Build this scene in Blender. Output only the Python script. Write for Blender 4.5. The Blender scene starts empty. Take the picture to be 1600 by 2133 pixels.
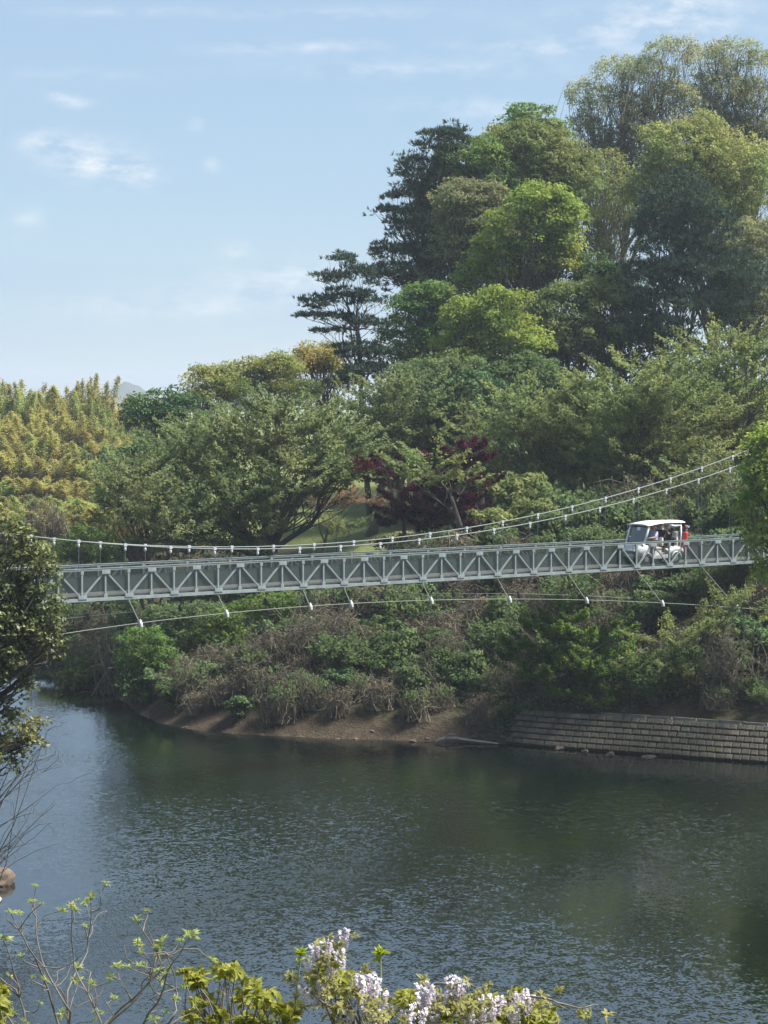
import bpy, math, random
import numpy as np
from mathutils import Vector, Matrix

# ------------------------------------------------------------------ camera
F = 5133.0                     # focal length in photo pixels (1600 wide)
CAMZ = 14.0
PITCH = math.atan((1066.5 - 842.0) / F)
scene = bpy.context.scene
col = scene.collection
cam_d = bpy.data.cameras.new('camera')
cam_d.sensor_fit = 'HORIZONTAL'; cam_d.sensor_width = 36.0
cam_d.lens = 36.0 * F / 1600.0
cam_d.clip_start = 0.3; cam_d.clip_end = 9000
cam = bpy.data.objects.new('camera', cam_d); col.objects.link(cam)
cam.location = (0, 0, CAMZ)
cam.rotation_euler = (math.pi / 2 - PITCH, 0, 0)
scene.camera = cam

# ------------------------------------------------------------------ light
SUN_AZ, SUN_EL = math.radians(90), math.radians(56)     # to the right of the view, beyond
w = bpy.data.worlds.new('World'); scene.world = w; w.use_nodes = True
nt = w.node_tree; nt.nodes.clear()
def N(tree, kind, **kw):
    n = tree.nodes.new(kind)
    for k, v in kw.items():
        if k.startswith('i_'):
            key = k[2:]
            n.inputs[int(key) if key.isdigit() else key].default_value = v
        else:
            setattr(n, k, v)
    return n
sky = N(nt, 'ShaderNodeTexSky', sky_type='NISHITA', sun_disc=False, sun_elevation=SUN_EL,
        sun_rotation=SUN_AZ, altitude=50, air_density=1.0, dust_density=0.15, ozone_density=4.0)
tc = N(nt, 'ShaderNodeTexCoord')
sep = N(nt, 'ShaderNodeSeparateXYZ'); nt.links.new(tc.outputs['Generated'], sep.inputs[0])
def M(op, a, b=None, c=None, tree=nt, clamp=False):
    n = tree.nodes.new('ShaderNodeMath'); n.operation = op; n.use_clamp = clamp
    for i, v in enumerate((a, b, c)):
        if v is None: continue
        if isinstance(v, (int, float)): n.inputs[i].default_value = v
        else: tree.links.new(v, n.inputs[i])
    return n.outputs[0]
ysafe = M('MAXIMUM', M('ABSOLUTE', sep.outputs[1]), 0.05)
azm = M('DIVIDE', sep.outputs[0], ysafe); elm = M('DIVIDE', sep.outputs[2], ysafe)
cmb = N(nt, 'ShaderNodeCombineXYZ'); nt.links.new(azm, cmb.inputs[0]); nt.links.new(elm, cmb.inputs[1])
nz = N(nt, 'ShaderNodeTexNoise'); nz.inputs['Scale'].default_value = 75; nz.inputs['Detail'].default_value = 6; nz.inputs['Roughness'].default_value = 0.62
mp = N(nt, 'ShaderNodeMapping'); mp.inputs['Scale'].default_value = (0.65, 1.5, 1); mp.inputs['Rotation'].default_value = (0, 0, 0.25)
nt.links.new(cmb.outputs[0], mp.inputs[0]); nt.links.new(mp.outputs[0], nz.inputs['Vector'])
# individual clouds: direction (photo px), angular half sizes (px), density
CL = [(170, 330, 75, 36, 1.0), (255, 358, 62, 26, 1.0), (310, 362, 26, 28, .55), (90, 300, 42, 22, .8), (160, 216, 34, 12, .75), (120, 205, 24, 9, .5),
      (492, 522, 24, 16, .85), (445, 345, 16, 14, .5), (60, 456, 28, 22, .45), (410, 262, 20, 12, .35),
      (545, 600, 150, 40, .6), (300, 640, 210, 30, .5), (640, 575, 80, 26, .5), (1350, 60, 190, 34, .75),
      (1430, 15, 110, 30, .7), (620, 105, 190, 14, .5), (850, 150, 240, 18, .5), (1150, 105, 190, 18, .55), (700, 35, 220, 12, .4), (250, 30, 160, 12, .3), (1000, 230, 160, 22, .4), (150, 160, 160, 12, .25)]
tot = None
for (px, py, sx, sy, dn) in CL:
    a0, e0 = (px - 800) / F, (842 - py) / F
    dx = M('DIVIDE', M('SUBTRACT', azm, a0), sx / F); dy = M('DIVIDE', M('SUBTRACT', elm, e0), sy / F)
    r2 = M('ADD', M('MULTIPLY', dx, dx), M('MULTIPLY', dy, dy))
    g = M('MULTIPLY', M('EXPONENT', M('MULTIPLY', r2, -0.9)), dn)
    tot = g if tot is None else M('ADD', tot, g)
front = M('GREATER_THAN', sep.outputs[1], 0.0)
tot = M('MULTIPLY', tot, front)
nzv = M('MULTIPLY', M('SUBTRACT', nz.outputs['Fac'], 0.40), 3.6, clamp=True)
puff = M('MULTIPLY', tot, nzv, clamp=True)
# thin high cloud all over the sky
mp2 = N(nt, 'ShaderNodeMapping'); mp2.inputs['Scale'].default_value = (1.2, 1.2, 9)
nt.links.new(tc.outputs['Generated'], mp2.inputs[0])
nz2 = N(nt, 'ShaderNodeTexNoise'); nz2.inputs['Scale'].default_value = 3.2; nz2.inputs['Detail'].default_value = 5
nt.links.new(mp2.outputs[0], nz2.inputs['Vector'])
cirrus = M('ADD', M('MULTIPLY', M('SUBTRACT', nz2.outputs['Fac'], 0.40), .9, clamp=True), .55, clamp=True)
mixs = N(nt, 'ShaderNodeMix', data_type='RGBA'); mixs.inputs[7].default_value = (3.5, 4.75, 6.15, 1)
nt.links.new(cirrus, mixs.inputs[0]); nt.links.new(sky.outputs[0], mixs.inputs[6])
mixp = N(nt, 'ShaderNodeMix', data_type='RGBA'); mixp.inputs[7].default_value = (8.0, 8.0, 8.0, 1)
nt.links.new(M('MULTIPLY', puff, .72), mixp.inputs[0]); nt.links.new(mixs.outputs[2], mixp.inputs[6])
bg = N(nt, 'ShaderNodeBackground'); bg.inputs['Strength'].default_value = 0.053
wo = N(nt, 'ShaderNodeOutputWorld')
nt.links.new(mixp.outputs[2], bg.inputs['Color']); nt.links.new(bg.outputs[0], wo.inputs[0])

sd = bpy.data.lights.new('sun', 'SUN'); sd.energy = 4.3; sd.angle = math.radians(12); sd.color = (1.0, 0.965, 0.90)
sun = bpy.data.objects.new('sun', sd); col.objects.link(sun)
sdir = Vector((math.sin(SUN_AZ) * math.cos(SUN_EL), math.cos(SUN_AZ) * math.cos(SUN_EL), math.sin(SUN_EL)))
sun.rotation_euler = sdir.to_track_quat('Z', 'Y').to_euler(); sun.location = (60, 60, 120)

vs = scene.view_settings
vs.view_transform = 'Standard'; vs.look = 'None'; vs.gamma = 1.0; vs.use_curve_mapping = False
vs.exposure = 1.36
cy = scene.cycles
cy.max_bounces = 9; cy.diffuse_bounces = 6; cy.glossy_bounces = 3; cy.transmission_bounces = 3; cy.transparent_max_bounces = 8
cy.volume_bounces = 0; cy.caustics_reflective = False; cy.caustics_refractive = False
cy.use_denoising = True

# ------------------------------------------------------------------ helpers
cp, sp = math.cos(PITCH), math.sin(PITCH)
def at(px, py, Y):
    xr = (px - 800.0) / F; yr = -(py - 1066.5) / F
    d = np.array([xr, cp + yr * sp, -sp + yr * cp])
    return np.array([0, 0, CAMZ]) + d * (Y / d[1])
def at_z(px, py, z):
    xr = (px - 800.0) / F; yr = -(py - 1066.5) / F
    d = np.array([xr, cp + yr * sp, -sp + yr * cp])
    return np.array([0, 0, CAMZ]) + d * ((z - CAMZ) / d[2])
UP = np.array([0, 0, 1.0])
def nrm(v):
    v = np.asarray(v, float)
    return v / np.maximum(np.linalg.norm(v, axis=-1, keepdims=True), 1e-9)
def rdir(rng, n):
    return nrm(rng.normal(size=(n, 3)))

class MB:
    """collects quads; built as one mesh"""
    def __init__(s): s.v = []; s.q = []; s.t = []; s.n = 0
    def add(s, v, q, tint=None):
        v = np.asarray(v, float); q = np.asarray(q, int)
        s.v.append(v); s.q.append(q + s.n); s.n += len(v)
        s.t.append(np.full(len(v), 0.5) if tint is None else np.asarray(tint, float))
    def box(s, c, size, R=None):
        c = np.asarray(c, float); h = np.asarray(size, float) / 2
        v = np.array([[x, y, z] for z in (-1, 1) for y in (-1, 1) for x in (-1, 1)], float) * h
        if R is not None: v = v @ np.asarray(R).T
        s.add(v + c, [[0, 2, 3, 1], [4, 5, 7, 6], [0, 1, 5, 4], [2, 6, 7, 3], [0, 4, 6, 2], [1, 3, 7, 5]])
    def bar(s, p0, p1, wd, ht, up=UP):
        p0 = np.asarray(p0, float); p1 = np.asarray(p1, float)
        d = p1 - p0; L = np.linalg.norm(d); x = d / L
        y = np.cross(up, x)
        if np.linalg.norm(y) < 1e-4: y = np.cross([0, 1.0, 0], x)
        y = nrm(y); z = np.cross(x, y)
        s.box((p0 + p1) / 2, (L, wd, ht), np.stack([x, y, z], 1))
    def tube(s, pts, rad, sides=6, cap=True):
        pts = np.asarray(pts, float); n = len(pts)
        rad = np.broadcast_to(np.asarray(rad, float), (n,))
        tg = np.zeros_like(pts); tg[1:-1] = pts[2:] - pts[:-2]; tg[0] = pts[1] - pts[0]; tg[-1] = pts[-1] - pts[-2]
        tg = nrm(tg)
        ref = np.array([0.31, 0.17, 0.93]); 
        if abs(tg[0] @ nrm(ref)) > 0.95: ref = np.array([1.0, 0.1, 0])
        b = nrm(np.cross(tg, ref)); c = np.cross(tg, b)
        a = np.arange(sides) * 2 * np.pi / sides
        ring = b[:, None] * np.cos(a)[None, :, None] + c[:, None] * np.sin(a)[None, :, None]
        v = (pts[:, None] + ring * rad[:, None, None]).reshape(-1, 3)
        i = np.arange(n - 1)[:, None] * sides; j = np.arange(sides)[None]; j2 = (j + 1) % sides
        q = np.stack([i + j, i + j2, i + sides + j2, i + sides + j], -1).reshape(-1, 4)
        s.add(v, q)
        if cap and sides == 4:
            k = s.n - n * sides
            s.q.append(np.array([[k + 3, k + 2, k + 1, k], [s.n - 4, s.n - 3, s.n - 2, s.n - 1]]))
        elif cap and sides == 6:
            k = s.n - n * sides
            e = s.n - 6
            s.q.append(np.array([[k + 3, k + 2, k + 1, k], [k + 5, k + 4, k + 3, k], [e, e + 1, e + 2, e + 3], [e, e + 3, e + 4, e + 5]]))
        elif cap and sides == 8:
            k = s.n - n * sides; e = s.n - 8
            for b0, dr in ((k, -1), (e, 1)):
                qq = [[b0, b0 + 1, b0 + 2, b0 + 3], [b0, b0 + 3, b0 + 4, b0 + 7], [b0 + 4, b0 + 5, b0 + 6, b0 + 7]]
                s.q.append(np.array(qq)[:, ::dr])
    def leaves(s, C, T, Nn, ln, wd, tint):
        """rhombic leaves: centre C, long axis T, face normal Nn"""
        T = nrm(T); B = nrm(np.cross(Nn, T)); n = len(C)
        ln = np.broadcast_to(ln, (n,))[:, None]; wd = np.broadcast_to(wd, (n,))[:, None]
        v = np.stack([C - T * ln / 2, C + B * wd / 2 - T * ln * .06, C + T * ln / 2, C - B * wd / 2 - T * ln * .06], 1).reshape(-1, 3)
        q = np.arange(4 * n).reshape(-1, 4)
        s.add(v, q, np.repeat(np.broadcast_to(tint, (n,)), 4))
    def mesh(s, name, origin=(0, 0, 0), smooth=False, tint=False):
        v = np.concatenate(s.v) - np.asarray(origin, float); q = np.concatenate(s.q)
        me = bpy.data.meshes.new(name)
        me.vertices.add(len(v)); me.vertices.foreach_set('co', v.astype(np.float32).ravel())
        me.loops.add(len(q) * 4); me.loops.foreach_set('vertex_index', q.astype(np.int32).ravel())
        me.polygons.add(len(q)); me.polygons.foreach_set('loop_start', (np.arange(len(q)) * 4).astype(np.int32))
        me.polygons.foreach_set('use_smooth', np.full(len(q), smooth))
        if tint:
            at_ = me.attributes.new('tint', 'FLOAT', 'POINT')
            at_.data.foreach_set('value', np.concatenate(s.t).astype(np.float32))
        me.update(calc_edges=True)
        return me
    def build(s, name, mat, parent=None, origin=(0, 0, 0), smooth=False, tint=False):
        me = s.mesh(name, origin, smooth, tint)
        me.materials.append(mat)
        return link(name, me, parent)

def link(name, me, parent=None, loc=None):
    o = bpy.data.objects.new(name, me); col.objects.link(o)
    if parent is not None: o.parent = parent
    if loc is not None: o.location = loc
    return o
def tag(o, label=None, cat=None, group=None, kind=None):
    if label: o['label'] = label
    if cat: o['category'] = cat
    if group: o['group'] = group
    if kind: o['kind'] = kind
    return o
def thing(name, label, cat, loc, group=None, rz=0):
    o = bpy.data.objects.new(name, None); col.objects.link(o)
    o.empty_display_size = 0.3
    o.location = Vector(loc); o.rotation_euler = (0, 0, rz)
    return tag(o, label, cat, group)
def copy_tree(o, parent=None):
    c = o.copy(); col.objects.link(c); c.parent = parent
    for ch in list(o.children): copy_tree(ch, c)
    return c

# ------------------------------------------------------------------ materials
def newmat(name):
    m = bpy.data.materials.new(name); m.use_nodes = True
    t = m.node_tree; t.nodes.clear()
    out = t.nodes.new('ShaderNodeOutputMaterial')
    return m, t, out
def rgba(c): return (c[0], c[1], c[2], 1)
def leafmat(name, dark, light, trans=0.5, objcol=False, gloss=0.0):
    m, t, out = newmat(name)
    a = N(t, 'ShaderNodeAttribute', attribute_name='tint')
    mx = N(t, 'ShaderNodeMix', data_type='RGBA'); mx.inputs[6].default_value = rgba(dark); mx.inputs[7].default_value = rgba(light)
    tcl = N(t, 'ShaderNodeTexCoord'); nl = N(t, 'ShaderNodeTexNoise'); nl.inputs['Scale'].default_value = .55; nl.inputs['Detail'].default_value = 3
    t.links.new(tcl.outputs['Object'], nl.inputs['Vector'])
    t.links.new(M('ADD', a.outputs['Fac'], M('MULTIPLY', M('SUBTRACT', nl.outputs['Fac'], .5, tree=t), 1.5, tree=t), tree=t, clamp=True), mx.inputs[0])
    c = mx.outputs[2]
    nh = N(t, 'ShaderNodeTexNoise'); nh.inputs['Scale'].default_value = .3; t.links.new(tcl.outputs['Object'], nh.inputs['Vector'])
    hv = N(t, 'ShaderNodeHueSaturation'); t.links.new(M('ADD', M('MULTIPLY', M('SUBTRACT', nh.outputs['Fac'], .5, tree=t), .16, tree=t), .5, tree=t), hv.inputs['Hue']); t.links.new(c, hv.inputs['Color']); c = hv.outputs[0]
    if objcol:
        oi = N(t, 'ShaderNodeObjectInfo')
        m2 = N(t, 'ShaderNodeMix', data_type='RGBA', blend_type='MULTIPLY'); m2.inputs[0].default_value = 1.0
        t.links.new(c, m2.inputs[6]); t.links.new(oi.outputs['Color'], m2.inputs[7]); c = m2.outputs[2]
    d = N(t, 'ShaderNodeBsdfDiffuse'); tr = N(t, 'ShaderNodeBsdfTranslucent')
    t.links.new(c, d.inputs[0])
    hs = N(t, 'ShaderNodeHueSaturation'); hs.inputs['Saturation'].default_value = 1.15; hs.inputs['Value'].default_value = 1.25
    hs.inputs['Hue'].default_value = 0.485
    t.links.new(c, hs.inputs['Color']); t.links.new(hs.outputs[0], tr.inputs[0])
    ms = N(t, 'ShaderNodeMixShader'); ms.inputs[0].default_value = trans
    t.links.new(d.outputs[0], ms.inputs[1]); t.links.new(tr.outputs[0], ms.inputs[2])
    sh = ms.outputs[0]
    if gloss > 0:
        g = N(t, 'ShaderNodeBsdfGlossy'); g.inputs['Roughness'].default_value = 0.42; g.inputs['Color'].default_value = (.8, .85, .9, 1)
        m3 = N(t, 'ShaderNodeMixShader'); m3.inputs[0].default_value = gloss
        t.links.new(sh, m3.inputs[1]); t.links.new(g.outputs[0], m3.inputs[2]); sh = m3.outputs[0]
    t.links.new(sh, out.inputs[0])
    return m
def pbr(name, c, rough=0.6, metal=0.0, noise=0.0, nscale=8.0, bump=0.0, c2=None, alpha=1.0, spec=0.5):
    m, t, out = newmat(name)
    p = N(t, 'ShaderNodeBsdfPrincipled'); p.inputs['Roughness'].default_value = rough; p.inputs['Metallic'].default_value = metal
    p.inputs['Base Color'].default_value = rgba(c); p.inputs['Alpha'].default_value = alpha
    p.inputs['Specular IOR Level'].default_value = spec
    if noise > 0 or c2 is not None or bump > 0:
        tcn = N(t, 'ShaderNodeTexCoord')
        n = N(t, 'ShaderNodeTexNoise'); n.inputs['Scale'].default_value = nscale; n.inputs['Detail'].default_value = 5; n.inputs['Roughness'].default_value = .65
        t.links.new(tcn.outputs['Object'], n.inputs['Vector'])
        k = c2 if c2 is not None else tuple(x * (1 - noise) for x in c)
        mr = N(t, 'ShaderNodeMapRange'); mr.inputs[1].default_value = .35; mr.inputs[2].default_value = .68
        t.links.new(n.outputs['Fac'], mr.inputs[0])
        mx = N(t, 'ShaderNodeMix', data_type='RGBA'); mx.inputs[6].default_value = rgba(c); mx.inputs[7].default_value = rgba(k)
        t.links.new(mr.outputs[0], mx.inputs[0]); t.links.new(mx.outputs[2], p.inputs['Base Color'])
        if bump > 0:
            b = N(t, 'ShaderNodeBump'); b.inputs['Strength'].default_value = 1; b.inputs['Distance'].default_value = bump
            t.links.new(n.outputs['Fac'], b.inputs['Height']); t.links.new(b.outputs[0], p.inputs['Normal'])
    t.links.new(p.outputs[0], out.inputs[0])
    return m

MAT = {}
MAT['bark'] = pbr('bark', (.06, .05, .042), .9, nscale=6, bump=.03, c2=(.10, .088, .075))
MAT['bark_grey'] = pbr('bark_grey', (.16, .145, .125), .9, nscale=6, bump=.02, c2=(.10, .09, .08))
MAT['twig_dry'] = pbr('twig_dry', (.18, .15, .11), .95, nscale=3, c2=(.12, .10, .072))
MAT['twig_dark'] = pbr('twig_dark', (.085, .072, .055), .95, nscale=3, c2=(.13, .11, .08))
MAT['cherry'] = leafmat('cherry_leaf', (.105, .138, .066), (.235, .27, .125))
MAT['cherry_light'] = leafmat('cherry_light_leaf', (.115, .152, .065), (.265, .31, .13))
MAT['pine'] = leafmat('pine_needle', (0.037, 0.0625, 0.0483), (0.0974, 0.1327, 0.0861), trans=.15)
MAT['pine_l'] = leafmat('pine_needle_light', (0.0498, 0.0809, 0.0554), (0.1365, 0.1718, 0.1011), trans=.15)
MAT['green'] = leafmat('fresh_green_leaf', (0.0862, 0.1552, 0.0517), (0.1955, 0.2932, 0.0978))
MAT['yellowgreen'] = leafmat('yellow_green_leaf', (0.1437, 0.2012, 0.0517), (0.3162, 0.3795, 0.1092))
MAT['olive'] = leafmat('olive_leaf', (0.1207, 0.161, 0.0633), (0.2587, 0.2932, 0.1207))
MAT['oliveb'] = leafmat('brown_olive_leaf', (0.1495, 0.1667, 0.0862), (0.276, 0.2818, 0.1495))
MAT['airy'] = leafmat('grey_olive_leaf', (.19, .215, .12), (.33, .35, .20), trans=.55)
MAT['willow'] = leafmat('pale_yellow_leaf', (0.1955, 0.2242, 0.0862), (0.3565, 0.3795, 0.161))
MAT['gold'] = leafmat('golden_leaf', (0.2014, 0.1801, 0.06), (0.4, 0.3536, 0.1204))
MAT['darkgreen'] = leafmat('dark_evergreen_leaf', (0.0496, 0.0919, 0.0431), (0.1299, 0.195, 0.0813), trans=.2)
MAT['camphor'] = leafmat('camphor_leaf', (0.1366, 0.1692, 0.0635), (0.3596, 0.3759, 0.1321))
MAT['red'] = leafmat('red_maple_leaf', (.035, .012, .018), (.085, .023, .031))
MAT['brownred'] = leafmat('brown_red_leaf', (0.1388, 0.0893, 0.0609), (0.2624, 0.1776, 0.114))
MAT['bamboo'] = leafmat('bamboo_leaf', (0.2174, 0.1962, 0.0762), (0.4, 0.4, 0.1766), objcol=True)
MAT['vine'] = leafmat('vine_leaf', (0.0732, 0.1297, 0.0379), (0.2071, 0.2919, 0.087))
MAT['shrub'] = leafmat('shrub_leaf', (0.075, 0.1205, 0.0555), (0.1837, 0.2406, 0.1058))
MAT['dryleaf'] = leafmat('dry_leaf', (.10, .09, .055), (.18, .155, .10), trans=.25)
MAT['pitto'] = leafmat('glossy_evergreen_leaf', (0.056, 0.0762, 0.0291), (0.224, 0.2408, 0.0952), trans=.25, gloss=.015)
MAT['willow_near'] = leafmat('spring_green_leaf', (0.168, 0.2688, 0.0504), (0.3808, 0.4, 0.1232), trans=.48)

# ------------------------------------------------------------------ terrain
shore_px = [(268, 1466), (285, 1485), (330, 1505), (400, 1519), (500, 1529), (600, 1534), (700, 1539), (800, 1541), (900, 1545), (980, 1547),
            (1050, 1550), (1120, 1557), (1200, 1563), (1300, 1570), (1400, 1577), (1500, 1585), (1600, 1592), (1700, 1600)]
SH = [tuple(at_z(px, py, 0)[:2]) for px, py in shore_px]
LAKE = ([(-11.0, 69), (-11.3, 70.6), (-13.2, 73), (-15.0, 82), (-18.0, 100), (-20.5, 120), (-22, 130), (-18, 133), (-14.6, 131.5), (-13.6, 124), (-12.7, 117)]
        + SH + [(30, 90), (50, 84), (80, 68), (70, 48), (30, 42), (0, 40), (-20, 43), (-18, 55), (-13, 64)])
LK = np.array(LAKE)
def lake_sd(x, y):
    """signed distance to the shoreline, positive on land"""
    p = np.stack([np.asarray(x, float).ravel(), np.asarray(y, float).ravel()], 1)
    d = np.full(len(p), 1e9); ins = np.zeros(len(p), bool)
    n = len(LK)
    for i in range(n):
        a, b = LK[i], LK[(i + 1) % n]
        e = b - a; t = np.clip(((p - a) @ e) / (e @ e), 0, 1)
        d = np.minimum(d, np.hypot(*(p - a - t[:, None] * e).T))
        c = ((a[1] > p[:, 1]) != (b[1] > p[:, 1]))
        xi = a[0] + (p[:, 1] - a[1]) / (b[1] - a[1] + 1e-12) * e[0]
        ins ^= c & (p[:, 0] < xi)
    return np.where(ins, -d, d).reshape(np.shape(x))
def wob(x, y, s, k):
    return (np.sin(x * s + 1.7 * k) * np.cos(y * s * 1.13 + k) + np.sin((x + y) * s * .61 + 2.3 * k)) * .5
WALL_X0 = SH[10][0]
def ground_z(x, y):
    x = np.asarray(x, float); y = np.asarray(y, float)
    d = lake_sd(x, y)
    dd = np.maximum(d, 0)
    far = np.interp(dd, [0, 1.5, 16, 24, 60], [0, 1.0, 6.9, 7.2, 8.4])
    # behind the masonry wall the bank starts higher
    wallw = np.clip((x - WALL_X0) / 1.2, 0, 1)
    farw = np.interp(dd, [0, .5, 1.25, 2.0, 14, 24, 60], [-.7, -.1, .6, 1.45, 6.7, 7.4, 8.4])
    far = far * (1 - wallw) + farw * wallw
    far = far + np.clip((x - 4) / 24, 0, 1) * np.clip((y - 118) / 25, 0, 1) * 3.2
    near = np.minimum(12.4, dd * .335)
    left = np.minimum(8.0, dd * .55)
    wn = np.clip((58 - y) / 12, 0, 1)
    wl = np.clip((-14.0 - x) / 4, 0, 1) * np.clip((134 - y) / 4, 0, 1)
    wb = np.clip((-13.5 - x) / 3, 0, 1) * np.clip((y - 130) / 4, 0, 1)
    far = far * (1 - wb) + np.interp(dd, [0, 3, 40, 110], [0, .8, 3.2, 8.0]) * wb
    z = far * (1 - wl) + left * wl
    z = z * (1 - wn) + near * wn
    z = z + np.where(d > 0, np.minimum(d, 1.5) / 1.5, 0) * (wob(x, y, .9, 1) * .14 + wob(x, y, 2.6, 2) * .09 + wob(x, y, 5.7, 3) * .04)
    z = np.where(d < 0, np.maximum(-2.5, d * .45), z)
    flat = np.clip((np.hypot(x, y - 100) - 300) / 300, 0, 1)
    z = z * (1 - flat) + 8.0 * flat
    return z
def gz(x, y): return float(ground_z(np.array([x]), np.array([y]))[0])

gx = np.unique(np.concatenate([[-2900, -1500, -700, -350, -180, -110, -75, -55], np.arange(-45, 60.1, .55), [64, 70, 80, 95, 120, 160, 220, 350, 700, 1500, 2900]]))
gy = np.unique(np.concatenate([[-90, -60, -40, -25, -15, -8], np.arange(0, 95, 1.2), np.arange(95, 135, .45), np.arange(135, 190, 1.4), [200, 215, 240, 280, 340, 420, 600, 900, 1500, 2900]]))
XX, YY = np.meshgrid(gx, gy); ZZ = ground_z(XX, YY)
g = MB(); nx, ny = len(gx), len(gy)
ii = np.arange(ny - 1)[:, None] * nx + np.arange(nx - 1)[None]
g.add(np.stack([XX, YY, ZZ], -1).reshape(-1, 3), np.stack([ii, ii + 1, ii + nx + 1, ii + nx], -1).reshape(-1, 4))

def ground_mat():
    m, t, out = newmat('ground')
    tcn = N(t, 'ShaderNodeTexCoord'); sp_ = N(t, 'ShaderNodeSeparateXYZ'); t.links.new(tcn.outputs['Object'], sp_.inputs[0])
    def noise(s, d=6):
        n = N(t, 'ShaderNodeTexNoise'); n.inputs['Scale'].default_value = s; n.inputs['Detail'].default_value = d; n.inputs['Roughness'].default_value = .68
        t.links.new(tcn.outputs['Object'], n.inputs['Vector']); return n.outputs['Fac']
    def mix(f, a, b):
        mx = N(t, 'ShaderNodeMix', data_type='RGBA')
        for k, v in ((0, f), (6, a), (7, b)):
            if isinstance(v, tuple): mx.inputs[k].default_value = rgba(v)
            else: t.links.new(v, mx.inputs[k])
        return mx.outputs[2]
    def ramp(v, a, b):
        r = N(t, 'ShaderNodeMapRange', interpolation_type='SMOOTHSTEP'); r.inputs[1].default_value = a; r.inputs[2].default_value = b
        t.links.new(v, r.inputs[0]); return r.outputs[0]
    n1, n2, n3 = noise(.7), noise(3.5), noise(14)
    sand = mix(ramp(n2, .35, .65), (.105, .077, .05), (.052, .039, .027))
    sand = mix(ramp(n3, .45, .72), sand, (.165, .13, .088))
    wet = mix(ramp(n3, .3, .7), (.085, .06, .042), (.13, .095, .065))
    litter = mix(ramp(n2, .35, .65), (.105, .085, .055), (.06, .062, .03))
    lawn = mix(ramp(n1, .35, .65), (.20, .24, .075), (.26, .28, .10))
    zz = M('ADD', sp_.outputs[2], M('MULTIPLY', M('SUBTRACT', n2, .5), .5, tree=t), tree=t)
    c = mix(ramp(zz, .02, .22), wet, sand)
    c = mix(ramp(zz, .75, 1.25), c, litter)
    zl = M('ADD', sp_.outputs[2], M('MULTIPLY', M('SUBTRACT', n1, .5), 1.6, tree=t), tree=t)
    c = mix(ramp(zl, 6.3, 6.9), c, lawn)
    p = N(t, 'ShaderNodeBsdfPrincipled'); p.inputs['Roughness'].default_value = .95; p.inputs['Specular IOR Level'].default_value = .2
    t.links.new(c, p.inputs['Base Color'])
    b = N(t, 'ShaderNodeBump'); b.inputs['Strength'].default_value = 1; b.inputs['Distance'].default_value = .3
    t.links.new(M('ADD', n2, M('MULTIPLY', n3, .5, tree=t), tree=t), b.inputs['Height']); t.links.new(b.outputs[0], p.inputs['Normal'])
    t.links.new(p.outputs[0], out.inputs[0]); return m
ground = g.build('ground', ground_mat(), smooth=True); tag(ground, kind='structure')

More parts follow.
